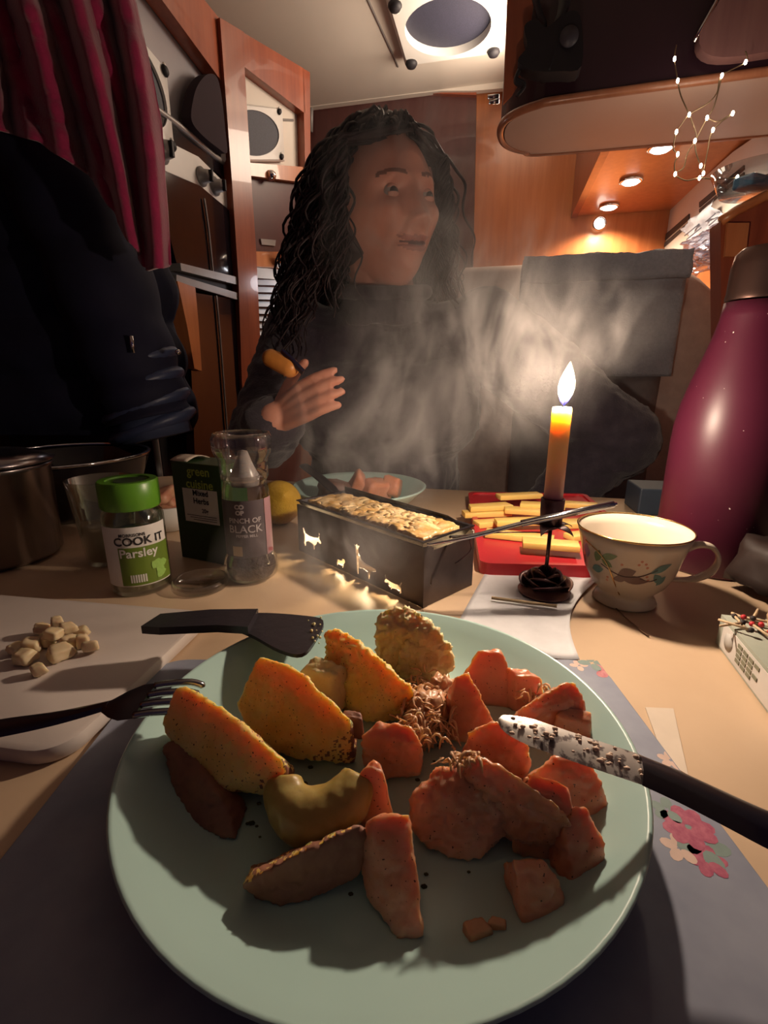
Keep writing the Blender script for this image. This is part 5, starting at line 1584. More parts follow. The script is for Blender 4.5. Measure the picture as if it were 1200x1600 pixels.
lo = bpy.data.objects.new('candle_light', l); COL.objects.link(lo); lo.parent = cd; lo.location = Vector((0.0015, 0, CT + 0.015 - 0.062))

# ------------------------------------------------------------------ teacup
M_china = mat('bone_china', (0.60, 0.52, 0.42), 0.18, col2=(0.57, 0.49, 0.39), scale=6, spec=0.55, coat=0.4)
M_gold = mat('gold_line', (0.80, 0.52, 0.20), 0.2, 1.0)
tc0 = Vector((0.2008, 0.3666, 0.0003))
tcup = thing('teacup', 'white bone china teacup with gold rim and green leaf sprig', 'cup', tc0)
op = [(0.001, 0.001), (0.0235, 0.0005), (0.0245, 0.002), (0.0225, 0.006), (0.0205, 0.009), (0.0225, 0.0125), (0.0285, 0.019), (0.0335, 0.029), (0.0368, 0.042), (0.0400, 0.055), (0.0425, 0.0635)]
ip = [(0.0418, 0.0638), (0.0390, 0.055), (0.0356, 0.042), (0.0322, 0.030), (0.026, 0.020), (0.015, 0.0145), (0.001, 0.0135)]
vs, fs = shell(op + ip, 64)
obj('cup_bowl', xf((vs, fs), Matrix.Translation(tc0)), M_china, tcup)
obj('gold_rim', xf(shell([(0.0425, 0.0632), (0.0430, 0.0640), (0.0421, 0.0646), (0.0414, 0.0640), (0.0425, 0.0632)], 64), Matrix.Translation(tc0)), M_gold, tcup)
hv = Vector((math.cos(R(-14)), math.sin(R(-14)), 0))
hpts = [tc0 + hv * a + Vector((0, 0, b)) for a, b in ((0.0365, 0.046), (0.046, 0.053), (0.057, 0.052), (0.063, 0.043), (0.060, 0.032), (0.049, 0.0245), (0.038, 0.0225), (0.030, 0.0225))]
hs_ = spline(hpts, 6)
obj('handle', tube(hs_, [0.0032 + 0.0008 * math.sin(i * 0.3) for i in range(len(hs_))], 12, flat=0.75), M_china, tcup)
def cup_r(z):
    zs = [p[1] for p in op[3:]]; rs = [p[0] for p in op[3:]]
    return float(np.interp(z, zs, rs))
def on_cup(d, a0, z0, lift=0.0003):
    out = []
    for v in d[0]:
        z = z0 + v[1]
        r = cup_r(z) + lift
        a = a0 + v[0] / cup_r(z0)
        out.append((tc0.x + r * math.sin(a), tc0.y - r * math.cos(a), tc0.z + z))
    return out, d[1]
FC = math.atan2(-tc0.x, tc0.y)
def leaf2d(L, w, ang):
    pts = []
    for k in range(9): pts.append((L * (k / 8 - .5), w * math.sin(math.pi * k / 8)))
    for k in range(1, 8): pts.append((L * (.5 - k / 8), -w * math.sin(math.pi * k / 8) * .9))
    return [(x * math.cos(ang) - y * math.sin(ang), x * math.sin(ang) + y * math.cos(ang)) for x, y in pts]
ML = [mat('leaf_green', (0.10, 0.14, 0.05), 0.4, scale=200), mat('leaf_brown', (0.10, 0.055, 0.05), 0.4, scale=200), mat('leaf_teal', (0.10, 0.19, 0.19), 0.4, scale=200), mat('leaf_mauve', (0.20, 0.15, 0.22), 0.4, scale=200)]
for (da, z, L, w, ang, mi) in ((-0.62, 0.046, 0.012, 0.0035, 1.2, 0), (-0.38, 0.048, 0.014, 0.0030, 0.35, 0), (-0.42, 0.042, 0.010, 0.0028, -0.5, 0), (-0.66, 0.034, 0.012, 0.0036, 0.3, 2), (-0.95, 0.046, 0.013, 0.0045, 1.5, 3),
                               (-0.02, 0.037, 0.014, 0.0045, 0.5, 1), (0.14, 0.032, 0.020, 0.0040, -0.06, 1), (-0.14, 0.031, 0.010, 0.0030, 0.2, 1), (0.62, 0.043, 0.017, 0.0032, 0.5, 2), (0.62, 0.034, 0.012, 0.0032, -0.9, 2), (0.72, 0.032, 0.010, 0.003, 1.0, 2),
                               (-1.15, 0.036, 0.012, 0.003, 1.0, 1)):
    obj('painted_leaf', on_cup(poly2d(leaf2d(L, w, ang), 1), FC + da, z), ML[mi], tcup, smooth=False)
def on_cup_line(pts, r):
    return tube(spline([on_cup(([(0, 0, 0)], []), FC + a, z, 0.0003)[0][0] for a, z in pts], 6), r, 5)
obj('painted_stem', on_cup_line([(-0.95, 0.055), (-0.62, 0.050), (-0.42, 0.042), (-0.28, 0.030), (-0.14, 0.014)], 0.0006), M_gold, tcup)
obj('painted_stem', on_cup_line([(-0.55, 0.040), (-0.30, 0.036), (-0.05, 0.034), (0.25, 0.036), (0.55, 0.042)], 0.0004), ML[1], tcup)
obj('painted_stem', on_cup_line([(0.25, 0.034), (0.45, 0.032), (0.60, 0.034)], 0.0004), ML[1], tcup)
for (da, z) in ((0.18, 0.046), (0.22, 0.049), (0.30, 0.047), (0.34, 0.044), (0.38, 0.036), (0.42, 0.033), (-0.12, 0.044), (-0.40, 0.030), (-0.42, 0.027)):
    obj('painted_berry', on_cup(poly2d([(0.0011 * math.cos(t), 0.0011 * math.sin(t)) for t in (0, 1, 2, 3, 4, 5)], 0), FC + da, z), mat('berry_print', (0.42, 0.16, 0.10), 0.4), tcup, smooth=False)
# dried twig lying in front of the cup
obj('dried_twig', tube(spline([GZ(940, 925, 0.002), GZ(962, 950, 0.002), GZ(985, 972, 0.0016), GZ(1014, 994, 0.0014)], 6), 0.0006, 5), mat('twig', (0.16, 0.09, 0.05), 0.7), label='thin dried twig lying in front of the teacup', cat='twig')

# ------------------------------------------------------------------ maroon bottle
M_mar = mat('maroon_coat', (0.062, 0.008, 0.022), 0.42, col2=(0.054, 0.006, 0.018), scale=9, spec=0.5, specks=(260.0, 0.79, (0.75, 0.65, 0.62)))
M_cap = mat('copper_cap', (0.17, 0.10, 0.085), 0.3, 0.9)
mb = Vector((0.3240, 0.4500, 0.0003))
bo = thing('drink_bottle', 'tall maroon insulated drink bottle with dark metal cap', 'bottle', mb)
obj('bottle_body', xf(lathe([(0.001, 0.0), (0.046, 0.0), (0.0485, 0.003), (0.0485, 0.120), (0.0478, 0.135), (0.045, 0.155), (0.040, 0.175), (0.034, 0.195), (0.0285, 0.215), (0.0255, 0.230), (0.0248, 0.242), (0.001, 0.243)], 64), Matrix.Translation(mb)), M_mar, bo)
obj('cap', xf(lathe([(0.001, 0.2435), (0.0246, 0.2435), (0.0250, 0.246), (0.0244, 0.249), (0.0242, 0.270), (0.0225, 0.280), (0.018, 0.2845), (0.001, 0.2855)], 48), Matrix.Translation(mb)), M_cap, bo, smooth='auto')

# ------------------------------------------------------------------ match box and things on the right
mx = thing('printed_carton', 'small pale printed carton at the right edge of the table', 'carton', GZ(1170, 1040, 0))
e0, e1 = GZ(1118, 1004, 0.0005), GZ(1210, 1128, 0.0005)
ed = (e1 - e0); pn = Vector((-ed.y, ed.x, 0)).normalized()
if pn.x < 0: pn = -pn
obj('carton_body', slab([e0, e1, e1 + pn * 0.055, e0 + pn * 0.055], (0, 0, 1), 0.022), mat('carton_pale', (0.40, 0.42, 0.36), 0.5, col2=(0.34, 0.37, 0.31), scale=30), mx, smooth=False)
exn = ed.normalized()
def on_side(t, z): return e0 + exn * t - pn * 0.0004 + Vector((0, 0, z))
obj('side_panel', slab([on_side(0.008, 0.002), on_side(0.10, 0.002), on_side(0.10, 0.020), on_side(0.008, 0.020)], -pn, 0.0003), M_lab, mx, smooth=False)
M_olive = mat('text_olive', (0.20, 0.20, 0.14), 0.6)
for k in range(4):
    for j in range(3 + k % 2):
        t0 = 0.032 + j * 0.0075
        obj('print_block', slab([on_side(t0, 0.0055 + k * 0.0034), on_side(t0 + 0.0055, 0.0055 + k * 0.0034), on_side(t0 + 0.0055, 0.0078 + k * 0.0034), on_side(t0, 0.0078 + k * 0.0034)], -pn, 0.0008), M_olive, mx, smooth=False)
obj('seal', xf(lathe([(0, 0), (0.006, 0), (0.006, 0.0003), (0, 0.0003)], 20), Matrix.Translation(on_side(0.019, 0.011) - pn * 0.0004) @ (-pn).to_track_quat('Z', 'Y').to_matrix().to_4x4()), mat('seal_grey', (0.5, 0.48, 0.45), 0.6), mx)
mcol = [mat('match_red', (0.55, 0.03, 0.04), 0.5), mat('match_dark', (0.03, 0.02, 0.02), 0.7)]
for k in range(9):
    a = e0 + exn * (0.004 + 0.003 * k) + pn * (0.006 + 0.004 * (k % 4)) + Vector((0, 0, 0.0238 + 0.0012 * (k % 3)))
    dirv = (exn * math.cos(k * 1.3) + pn * math.sin(k * 1.3)) * 0.018
    lab = ['burnt match nearest the carton corner by the teacup', 'red tipped match second from the carton corner', 'burnt match third from the carton corner', 'red tipped match fourth from the carton corner',
           'burnt match in the middle of the row of matches', 'red tipped match sixth from the carton corner', 'burnt match third from the inner end of the matches', 'red tipped match second from the inner end of the matches',
           'burnt match farthest from the carton corner'][k]
    mt = thing('match', lab, 'match', a, 'loose matches on the carton')
    obj('stick', tube([a, a + dirv], 0.0009, 5), mat('match_wood', (0.55, 0.40, 0.25), 0.7), mt)
    obj('head', ball(a, 0.0018, 2, (1, 1, 1)), mcol[(k + 1) % 2], mt)
d = chunk(CUBE[0], None, seed=301, amp=0.12, sub=3)
obj('dark_pouch', xf(d, TR(GZ(1200, 912, 0.02) + Vector((0.02, 0.02, 0.008)), 0.4, 0, 0, (0.035, 0.03, 0.03))), mat('dark_leather', (0.022, 0.012, 0.010), 0.6, scale=40), label='dark brown pouch at the right edge behind the carton', cat='pouch')
obj('pale_cork', xf(lathe([(0.001, 0), (0.011, 0.001), (0.0125, 0.006), (0.011, 0.012), (0.001, 0.014)], 20), Matrix.Translation(e0 + exn * 0.012 + pn * 0.034 + Vector((0, 0, 0.0226)))), mat('cork', (0.45, 0.30, 0.18), 0.8, scale=60), label='round pale cork on the carton by the matches', cat='cork')
# dark book behind the bottle
b0 = GZ(1000, 800, 0.0) ; 
obj('blue_box', xf(box(0.11, 0.06, 0.036, 0.002), TR((0.400, 0.640, 0.0003), R(-10))), mat('dark_blue_card', (0.03, 0.045, 0.07), 0.5), smooth=False, label='dark blue box on the table behind the maroon bottle', cat='box')

# ================================================================== left: jackets and scarf hanging
M_navy = mat('navy_nylon', (0.011, 0.011, 0.030), 0.75, col2=(0.008, 0.008, 0.020), scale=12, bump=0.25, bscale=40, spec=0.25)
jk = thing('puffer_jacket', 'dark navy quilted puffer jacket hanging at the left', 'jacket', GY(120, 690, 0.83))
def jacket_f(u, v):
    # v: 0 bottom .. 1 top ; u round the body
    a = 2 * math.pi * u
    z = 0.09 + v * 0.70
    q = abs(math.sin(v * 16.0 * math.pi / 2.0))
    wx = 0.245 - 0.085 * v ** 1.5 + 0.012 * q
    wy = 0.085 + 0.012 * q - 0.02 * v
    cx = -0.575 - 0.02 * v
    n_ = 0.02 * fbm((math.cos(a), math.sin(a), z * 4), 1.6)
    return Vector((cx + (wx + n_) * math.cos(a), 0.835 + (wy + n_) * math.sin(a), z))
obj('jacket_body', grid(jacket_f, 72, 120), M_navy, jk)
slv = spline([(-0.60, 0.80, 0.72), (-0.50, 0.775, 0.55), (-0.43, 0.77, 0.38), (-0.385, 0.765, 0.20), (-0.365, 0.762, 0.115)], 14)
rs = [0.075 + 0.007 * abs(math.sin(i * 0.42)) - 0.018 * i / len(slv) for i in range(len(slv))]
obj('sleeve', tube(slv, rs, 24), M_navy, jk)
obj('cuff', tube(spline([(-0.366, 0.762, 0.120), (-0.358, 0.760, 0.085)], 4), 0.055, 24), mat('navy_rib', (0.03, 0.04, 0.085), 0.7), jk)
for k in range(4):
    cz = 0.105 + 0.030 * k
    obj('quilt_roll', xf(ball((0, 0, 0), 1.0, 3, (0.070, 0.060, 0.019)), TR((-0.362 - 0.006 * k, 0.762, cz), R(10), 0, R(-20))), mat('navy_sheen', (0.035, 0.045, 0.095), 0.45, scale=30, bump=0.3), jk)
zp = GY(205, 525, 0.70)
obj('zip_pull', tube([zp, zp - Vector((0, 0, 0.022))], 0.003, 6), M_chrome, jk)
obj('stud', ball(GY(278, 550, 0.71), 0.004, 2), M_chrome, jk)

M_scarf = mat('maroon_scarf', (0.29, 0.006, 0.065), 0.85, col2=(0.20, 0.005, 0.045), scale=30, bump=0.3, bscale=260, sheen=0.4)
def scarf_f(u, v):
    xt = -120 + 318 * u
    xb = [(-120, 215), (0, 205), (60, 222), (150, 282), (212, 392), (232, 424), (268, 414)]
    k = u * (len(xb) - 1); i = min(int(k), len(xb) - 2); t = k - i
    bx, by = xb[i][0] + (xb[i + 1][0] - xb[i][0]) * t, xb[i][1] + (xb[i + 1][1] - xb[i][1]) * t
    v2 = v
    px = xt * (1 - v2) + bx * v2
    px += 14 * math.sin(v2 * math.pi) * u
    py = -60 * (1 - v2) + by * v2
    fold = 0.020 * math.sin(u * 24 + v * 2.2) + 0.012 * math.sin(u * 51 + 1.3 + v) + 0.02 * fbm((u * 2, v * 2, 3), 1.5)
    return GY(px, py, 0.665 + fold - 0.05 * (1 - v))
obj('scarf', grid(scarf_f, 110, 50, 0.004), M_scarf, label='maroon scarf hanging over the navy jacket at the upper left', cat='scarf')

# ================================================================== THE PERSON
M_skinp = mat('skin', (0.74, 0.36, 0.26), 0.45, col2=(0.68, 0.30, 0.21), scale=30, sss=0.12, bump=0.08, bscale=300)
M_lip = mat('lips', (0.50, 0.18, 0.14), 0.4)
M_mouth = mat('mouth_dark', (0.12, 0.03, 0.03), 0.5)
M_brow = mat('brow', (0.26, 0.11, 0.08), 0.8)
M_teeth = mat('teeth', (0.75, 0.68, 0.58), 0.3)
M_hair = mat('dark_hair', (0.020, 0.012, 0.016), 0.5, col2=(0.035, 0.02, 0.022), scale=40, spec=0.4)
M_sweat = mat('dark_fleece', (0.050, 0.040, 0.055), 0.95, col2=(0.036, 0.028, 0.042), scale=60, bump=0.5, bscale=300, sheen=0.25)
M_trous = mat('dark_trousers', (0.02, 0.02, 0.03), 0.9)

HC = Vector((-0.004, 0.850, 0.423))
H_YAW, H_PITCH, H_ROLL = R(33), R(5), R(-4)
# head frame: local x = the person's left, y = back, z = up; the face looks along -y
HM = Matrix.Translation(HC) @ Matrix.Rotation(H_YAW, 4, 'Z') @ Matrix.Rotation(H_ROLL, 4, 'Y') @ Matrix.Rotation(-H_PITCH, 4, 'X')


def gau(x, s):
    return np.exp(-(x / s) ** 2)


def head_mesh():
    nu, nv = 128, 96
    vs = []
    for j in range(1, nv):
        th = math.pi * j / nv
        for i in range(nu):
            ph = 2 * math.pi * i / nu
            vs.append((math.sin(th) * math.cos(ph), math.sin(th) * math.sin(ph), math.cos(th)))
    vs.append((0, 0, 1)); vs.append((0, 0, -1))
    D = np.array(vs)
    x, y, z = D[:, 0].copy(), D[:, 1].copy(), D[:, 2].copy()
    X, Y, Z = x * 0.074, y * 0.096, z * 0.114
    low = np.clip(-Z / 0.114, 0, 1)
    front = np.clip(-y, 0, 1)
    X *= 1 - 0.30 * low ** 1.6                                 # jaw narrows
    Y = np.where(y > 0, Y * (1 - 0.38 * low ** 1.2), Y)          # nape
    Y = np.where(y < 0, Y * (1 + 0.02 * low), Y)
    # flatter face
    Y = np.where(y < 0, -np.minimum(-Y, 0.086 + 0.10 * np.clip(-Y - 0.086, 0, 1)) , Y)
    # chin forward
    Y -= 0.016 * gau(Z + 0.100, 0.022) * gau(X, 0.028) * (y < 0.2)
    Z -= 0.006 * gau(X, 0.03) * np.clip(-y, 0, 1) * (Z < -0.08)
    f = (y < 0.1)
    # brow, sockets
    Y -= 0.006 * gau(Z - 0.020, 0.009) * gau(np.abs(X) - 0.026, 0.026) * f
    Y += 0.012 * gau(Z - 0.002, 0.012) * gau(np.abs(X) - 0.031, 0.017) * f
    # nose
    t = np.clip((0.010 - Z) / 0.050, 0, 1)
    ridge = np.where((Z < 0.018) & (Z > -0.052), 0.004 + 0.024 * t ** 1.2, 0) * np.where(Z < -0.038, np.clip((Z + 0.052) / 0.014, 0, 1), 1) * np.clip((0.018 - Z) / 0.01, 0, 1)
    Y -= ridge * gau(X, 0.0085 + 0.004 * t) * f
    Y -= 0.008 * gau(Z + 0.040, 0.007) * gau(np.abs(X) - 0.013, 0.006) * f
    # cheekbones / smile folds
    Y -= 0.009 * gau(Z + 0.026, 0.016) * gau(np.abs(X) - 0.040, 0.016) * f
    X += np.sign(X) * 0.003 * gau(Z + 0.018, 0.022) * f
    fold = np.abs(np.abs(X) - (0.020 + 0.42 * (-0.038 - Z)))
    Y += 0.0042 * gau(fold, 0.004) * ((Z < -0.036) & (Z > -0.074)) * f
    # mouth
    Zo = Z
    Z = Z - 7.5 * np.minimum(np.abs(X), 0.03) ** 2            # corners of the mouth turn up
    Y -= 0.006 * gau(Z + 0.064, 0.013) * gau(X, 0.030) * f
    Y -= 0.0030 * gau(Z + 0.0585, 0.0040) * gau(X, 0.024) * f
    Y -= 0.0045 * gau(Z + 0.0720, 0.0050) * gau(X, 0.022) * f
    Y += 0.0110 * gau(Z + 0.0650, 0.0034) * gau(X, 0.028) * f
    Y += 0.003 * gau(Z + 0.085, 0.006) * gau(X, 0.02) * f
    Z = Zo
    P = np.stack([X, Y, Z], 1)
    fs = []
    for j in range(nv - 2):
        for i in range(nu):
            fs.append((j * nu + i, j * nu + (i + 1) % nu, (j + 1) * nu + (i + 1) % nu, (j + 1) * nu + i))
    top, bot = len(P) - 2, len(P) - 1
    for i in range(nu):
        fs.append((top, (i + 1) % nu, i)); b = (nv - 2) * nu; fs.append((bot, b + i, b + (i + 1) % nu))
    return [tuple(v) for v in P], fs


hd = head_mesh()
head_w = xf(hd, HM)
ears = []
for s in (-1, 1):
    ears.append(xf(ball((0, 0, 0), 1.0, 3, (0.008, 0.017, 0.029)), HM @ TR((s * 0.073, 0.010, -0.004), s * 0.35)))
NB = Vector((0.0, 0.905, 0.280))
neck = capsule(HM @ Vector((0, 0.022, -0.055)), 0.052, NB, 0.058)
# arms
SR, SL = Vector((-0.150, 0.905, 0.242)), Vector((0.183, 0.905, 0.252))
ER, WR = Vector((-0.190, 0.755, 0.088)), Vector((-0.150, 0.677, 0.122))
EL, WL = Vector((0.426, 0.880, 0.070)), Vector((0.270, 0.900, -0.130))
bodyp = [head_w, *ears, neck, capsule(NB - Vector((0, -0.01, .05)), 0.062, (0, 0.955, 0.02), 0.120), capsule((0, 0.95, 0.02), 0.125, (0, 1.0, -0.26), 0.14),
         capsule((-0.12, 0.915, 0.235), 0.055, (0.125, 0.915, 0.24), 0.055),
         capsule(SR, 0.050, ER, 0.038), capsule(ER, 0.038, WR, 0.026), capsule(SL, 0.050, EL, 0.038), capsule(EL, 0.038, WL, 0.026),
         capsule((-0.09, 0.98, -0.26), 0.085, (-0.11, 0.60, -0.26), 0.065), capsule((0.09, 0.98, -0.26), 0.085, (0.11, 0.60, -0.26), 0.065),
         capsule((-0.11, 0.60, -0.26), 0.060, (-0.11, 0.62, -0.62), 0.042), capsule((0.11, 0.60, -0.26), 0.060, (0.11, 0.62, -0.62), 0.042)]


def hand(W, dirv, palm_n, thumb_side, curl, spread=0.10, s=1.0):
    """wrist W, direction of the fingers, palm normal, thumb_side = +1/-1 along dir x normal"""
    d = Vector(dirv).normalized(); n = Vector(palm_n); n = (n - d * n.dot(d)).normalized(); t = d.cross(n) * thumb_side
    def L(a, b, c): return W + (d * a + t * b + n * c) * s
    parts = []
    for b in (-0.026, -0.009, 0.009, 0.026):
        parts.append(capsule(L(0.0, b * 0.55, 0), 0.0155 * s, L(0.085, b * 1.05, 0), 0.0115 * s, 12, 1, 4))
    lens = ((-0.029, 0.062), (-0.010, 0.076), (0.010, 0.082), (0.029, 0.074))
    for k, (b, Ln) in enumerate(lens):
        c0, c1, c2 = curl
        p = L(0.088, b * 1.02, 0.0)
        ang = 0.0; prev = p; sp_a = b / 0.029 * spread
        segs = (0.45, 0.31, 0.24); rad = (0.0098, 0.0090, 0.0082, 0.0070)
        for j in range(3):
            ang += (c0, c1, c2)[j] * (1 + 0.10 * (3 - k))
            stepv = (d * math.cos(ang) + n * math.sin(ang)) * math.cos(sp_a) + t * math.sin(sp_a)
            q = prev + stepv * Ln * segs[j] * s
            parts.append(capsule(prev, rad[j] * s, q, rad[j + 1] * s, 10, 1, 4)); prev = q
    th = [L(0.020, 0.024, 0.004), L(0.046, 0.050, 0.010), L(0.074, 0.066, 0.014), L(0.098, 0.072, 0.016)]
    for j in range(3):
        parts.append(capsule(th[j], (0.0145, 0.0115, 0.0100)[j] * s, th[j + 1], (0.0115, 0.0100, 0.0082)[j] * s, 10, 1, 4))
    return parts


# right hand raised, fingers together, pointing to the picture's right; thumb upwards
hr = hand(WR, (0.070, -0.052, 0.040), (0.55, 0.80, -0.15), 1, (0.12, 0.22, 0.20), 0.0, 0.72)
hl = hand(WL, (-0.6, -0.1, -0.6), (0, 0.1, -1), 1, (0.15, 0.35, 0.3), 0.08, 0.85)
low_body = join(*bodyp)
# the head keeps its detail: fine voxels
d_all = remesh(join(low_body, *hr, *hl), 0.0026, 2)
VN = np.array(d_all[0])
HMi = np.array(HM.inverted())
loc = VN @ HMi[:3, :3].T + HMi[:3, 3]
lx, ly, lz = loc[:, 0], loc[:, 1], loc[:, 2] - 7.5 * np.minimum(np.abs(loc[:, 0]), 0.03) ** 2 * (loc[:, 2] < -0.03)
fm = ly < -0.055
is_lip = fm & ((((lz + 0.0600) / 0.0042) ** 2 + (lx / 0.029) ** 2) < 1) | fm & ((((lz + 0.0705) / 0.0055) ** 2 + (lx / 0.026) ** 2) < 1)
is_gap = fm & ((((lz + 0.0650) / 0.0030) ** 2 + (lx / 0.026) ** 2) < 1)
brow_z = 0.023 + 0.004 * np.cos((np.abs(lx) - 0.030) * 55)
is_brow = (ly < -0.04) & (np.abs(lx) > 0.012) & (np.abs(lx) < 0.052) & (np.abs(lz - brow_z + 0.004) < 0.0034)
fa = [3 if sum(is_gap[i] for i in f) > 2 else 1 if sum(is_lip[i] for i in f) > 2 else (2 if sum(is_brow[i] for i in f) > 2 else 0) for f in d_all[1]]
person = obj('person', (d_all[0], d_all[1], fa), [M_skinp, M_lip, M_brow, M_mouth], label='person with long dark curly hair in a dark fleece gesturing across the table', cat='person')

M_eyew = mat('eye_white', (0.45, 0.38, 0.35), 0.25)
M_iris = mat('iris', (0.05, 0.03, 0.02), 0.15)
for s in (-1, 1):
    c = HM @ Vector((s * 0.031, -0.0725, 0.001))
    obj('eye', ball(c, 0.0112, 3), M_eyew, person)
    gz = (HM.to_3x3() @ Vector((s * 0.06, -1, -0.20))).normalized()
    obj('iris', xf(lathe([(0.0, 0.0118), (0.003, 0.0116), (0.0062, 0.0101), (0.0064, 0.0085)], 20), Matrix.Translation(c) @ gz.to_track_quat('Z', 'Y').to_matrix().to_4x4()), M_iris, person)
    for up in (1, -1):
        def lidf(u, v, s=s, up=up):
            a = (u - .5) * 1.9
            e = (0.26 if up > 0 else -0.22) + (1.05 if up > 0 else -1.05) * v
            q = Vector((math.sin(a) * math.cos(e), -math.cos(a) * math.cos(e), math.sin(e))) * 0.0117
            return HM @ (Vector((s * 0.031, -0.0725, 0.001)) + q)
        obj('eyelid', grid(lidf, 14, 6, 0.0008), M_skinp, person)

# clothing: fleece and trousers grown around the body, ending at neck and wrists
fl_parts = [capsule((0, 0.925, 0.235), 0.085, (0, 0.955, 0.02), 0.150), capsule((0, 0.955, 0.02), 0.150, (0, 1.0, -0.24), 0.158),
            capsule((-0.125, 0.912, 0.222), 0.073, (0.13, 0.912, 0.232), 0.073), capsule((-0.07, 0.895, 0.12), 0.105, (0.07, 0.895, 0.12), 0.105),
            capsule(SR, 0.068, ER, 0.052), capsule(ER, 0.052, ER.lerp(WR, 0.80), 0.043), capsule(SL, 0.076, SL.lerp(EL, .55), 0.072), capsule(SL.lerp(EL, .55), 0.072, EL, 0.072), capsule(EL, 0.070, EL.lerp(WL, 0.85), 0.048),
            tube([NB + Vector((0.0, -0.02, -0.02)), NB + Vector((0, -0.022, 0.035))], [0.085, 0.066], 24)]
def wrinkle(v):
    return 0.006 * fbm(v, 11) + 0.004 * fbm((v.x, v.y, v.z * 2), 26, 4) + 0.0009 * fbm(v, 160, 2)
dfl = remesh(join(*fl_parts), 0.006, 5, wrinkle)
obj('fleece', dfl, M_sweat, person)
obj('collar', tube(spline([NB + Vector((0.070 * math.cos(a), -0.022 + 0.066 * math.sin(a), 0.036 - 0.012 * math.sin(-a))) for a in [k * 2 * math.pi / 24 for k in range(25)]], 2), 0.012, 10), M_sweat, person)
for (e_, w_, r_) in ((ER, WR, 0.040), (EL, WL, 0.046)):
    obj('cuff', tube([e_.lerp(w_, 0.84), e_.lerp(w_, 0.98)], [r_, r_ * 0.9], 20), M_sweat, person)
tr_parts = [capsule((-0.05, 0.99, -0.25), 0.12, (0.05, 0.99, -0.25), 0.12)]
for s in (-1, 1):
    tr_parts += [capsule((s * 0.09, 0.97, -0.26), 0.098, (s * 0.11, 0.60, -0.26), 0.078), capsule((s * 0.11, 0.60, -0.26), 0.076, (s * 0.11, 0.62, -0.60), 0.060)]
obj('trousers', remesh(join(*tr_parts), 0.010, 3), M_trous, person)
for s in (-1, 1):
    obj('shoe', remesh(join(capsule((s * 0.11, 0.63, -0.665), 0.048, (s * 0.11, 0.50, -0.68), 0.036), capsule((s * 0.11, 0.62, -0.60), 0.05, (s * 0.11, 0.62, -0.66), 0.05)), 0.008, 3), M_blackm, person)

# hair: a cap with many curls
rh = random.Random(11)
hv_, hf_ = [], []
def addh(d):
    b = len(hv_)
    hv_.extend(d[0]); hf_.extend(tuple(i + b for i in f) for f in d[1])
capd = ico(4)
cv = []
for v in capd[0]:
    p = Vector(v)
    r = Vector((p.x * 0.092, p.y * 0.116 + 0.018, p.z * 0.124 + 0.015))
    # pull the face side back behind the hairline
    hl_ = 0.075 - 0.35 * abs(r.x)
    if r.y < -0.02 and r.z < hl_ + 0.02:
        r.y = max(r.y, -0.02)
        r.x *= 0.98
    if r.z < -0.06: r.z = -0.06 + (r.z + 0.06) * 0.3
    cv.append(HM @ r)
addh(([tuple(v) for v in cv], capd[1]))
for k in range(900):
    # root on the scalp
    while True:
        a = rh.uniform(0, 2 * math.pi); e = rh.uniform(-0.25, 1.5)
        p = Vector((math.cos(a) * math.cos(e), math.sin(a) * math.cos(e), math.sin(e)))
        r = Vector((p.x * 0.082, p.y * 0.106 + 0.012, p.z * 0.120 + 0.008))
        hl_ = 0.078 - 0.25 * abs(r.x)
        if r.y < -0.015 and r.z < hl_: continue
        break
    root = HM @ r
    out = (HM.to_3x3() @ Vector((p.x, p.y * 0.8 + 0.25, p.z * 0.8))).normalized()
    Ln = rh.uniform(0.15, 0.27) * (0.75 if e > 1.0 else 1.0)
    seg = 32
    cr_, wv = rh.uniform(0.004, 0.010), rh.uniform(0.045, 0.095)
    ph0 = rh.uniform(0, 6.28)
    pos = root.copy(); d = out * 0.75 + Vector((rh.uniform(-.5, .5), rh.uniform(-.2, .6), 0.0))
    side = out.cross(Vector((0, 0, 1)))
    if side.length < 1e-3: side = Vector((1, 0, 0))
    side.normalize()
    pts, rr = [], []
    vert = side.cross(Vector((0, 0, 1))).normalized()
    for j in range(seg + 1):
        t = j / seg
        d = (d * 0.80 + Vector((out.x * 0.30, out.y * 0.30, -1.0)) * 0.20)
        pos = pos + d.normalized() * (Ln / seg)
        # keep off the face and above the shoulders
        q = HM.inverted() @ pos
        if q.y < -0.035 and abs(q.x) < 0.088 and q.z < 0.07:
            q.x = 0.088 * (1 if q.x > 0 else -1); q.y = max(q.y, -0.05)
            pos = HM @ q
        ell = (q.x / 0.083) ** 2 + ((q.y - 0.014) / 0.106) ** 2 + (q.z / 0.122) ** 2
        if ell < 1.0:
            pos = HM @ (Vector((q.x, q.y - 0.014, q.z)) / math.sqrt(ell) + Vector((0, 0.014, 0)))
        w = cr_ * min(1, t * 4)
        pts.append(pos + side * w * math.cos(ph0 + t * Ln / wv * 6.28) + vert * w * math.sin(ph0 + t * Ln / wv * 6.28))
        rr.append(0.0023 * (1 - 0.75 * t) + 0.0005)
    addh(tube(pts, rr, 4))
obj('hair', (hv_, hf_), M_hair, person)
# utensil held above the right hand: short orange handled knife
kf = thing('paring_knife', 'small orange handled knife held in the raised hand', 'knife', GY(440, 568, 0.62))
obj('handle', capsule(GY(424, 560, 0.632), 0.0115, GY(452, 574, 0.625), 0.0125), mat('orange_handle', (0.62, 0.24, 0.05), 0.4), kf)
obj('blade', strip([GY(440, 548, 0.620), GY(455, 562, 0.616), GY(474, 582, 0.612)], [0.006, 0.008, 0.008], 0.0012, (0.5, -0.2, 0.8)), M_cut, kf, smooth='auto')

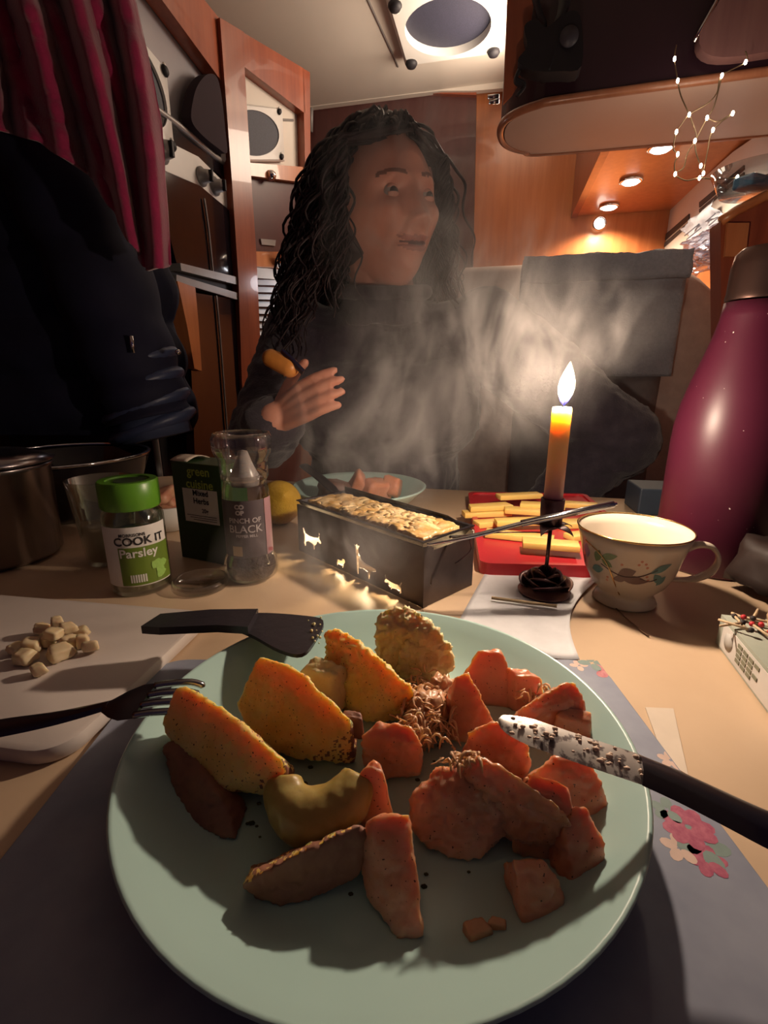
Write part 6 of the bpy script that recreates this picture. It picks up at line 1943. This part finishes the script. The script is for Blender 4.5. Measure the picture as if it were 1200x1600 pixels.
# ================================================================== STEAM
blobs = [((-0.045, 0.335, 0.052), (0.095, 0.060, 0.048), 3.0), ((-0.02, 0.45, 0.12), (0.12, 0.10, 0.10), 0.8),
         ((0.060, 0.53, 0.21), (0.13, 0.12, 0.17), 1.0), ((0.130, 0.49, 0.215), (0.100, 0.11, 0.13), 1.0), ((0.175, 0.48, 0.225), (0.10, 0.09, 0.060), 1.0),
         ((0.03, 0.61, 0.36), (0.13, 0.10, 0.20), 0.7)]
sm = bpy.data.materials.new('steam'); sm.use_nodes = True
nt = sm.node_tree; nt.nodes.clear()
out = nt.nodes.new('ShaderNodeOutputMaterial')
pv = nt.nodes.new('ShaderNodeVolumePrincipled')
pv.inputs['Color'].default_value = (0.92, 0.86, 0.84, 1)
pv.inputs['Anisotropy'].default_value = 0.15
nt.links.new(pv.outputs[0], out.inputs['Volume'])
tc = nt.nodes.new('ShaderNodeTexCoord')
def vm(op, a=None, b=None):
    n = nt.nodes.new('ShaderNodeVectorMath'); n.operation = op
    for i, s in enumerate((a, b)):
        if s is None: continue
        if isinstance(s, tuple): n.inputs[i].default_value = s
        else: nt.links.new(s, n.inputs[i])
    return n
def mth(op, a, b=None):
    n = nt.nodes.new('ShaderNodeMath'); n.operation = op
    for i, s in enumerate((a, b)):
        if s is None: continue
        if isinstance(s, (int, float)): n.inputs[i].default_value = s
        else: nt.links.new(s, n.inputs[i])
    return n.outputs[0]
tot = None
for c, s, wgt in blobs:
    v = vm('DIVIDE', vm('SUBTRACT', tc.outputs['Object'], c).outputs[0], s)
    ln = vm('LENGTH', v.outputs[0]).outputs['Value']
    g = mth('MAXIMUM', mth('SUBTRACT', 1.0, mth('MULTIPLY', ln, ln)), 0.0)
    g = mth('MULTIPLY', mth('MULTIPLY', g, g), wgt)
    tot = g if tot is None else mth('ADD', tot, g)
mp = nt.nodes.new('ShaderNodeMapping'); mp.inputs['Scale'].default_value = (1.5, 1.2, 0.75); mp.inputs['Rotation'].default_value = (0.0, R(24), 0.0)
nt.links.new(tc.outputs['Object'], mp.inputs['Vector'])
nz = nd(nt, 'ShaderNodeTexNoise', Scale=10.0, Detail=4.0, Roughness=0.6, Distortion=2.2)
nt.links.new(mp.outputs[0], nz.inputs['Vector'])
mr = nd(nt, 'ShaderNodeMapRange'); mr.inputs['From Min'].default_value = 0.47; mr.inputs['From Max'].default_value = 0.66; mr.inputs['To Min'].default_value = 0.05
nt.links.new(nz.outputs['Fac'], mr.inputs['Value'])
den = mth('MULTIPLY', mth('MULTIPLY', tot, mr.outputs[0]), 13.0)
nt.links.new(den, pv.inputs['Density'])
sd = remesh(join(*[ball(c, 1.0, 3, s) for c, s, w in blobs]), 0.02, 2)
obj('steam', sd, sm, label='wispy steam rising from the raclette past the candle flame', cat='steam', kind='stuff', base=False)
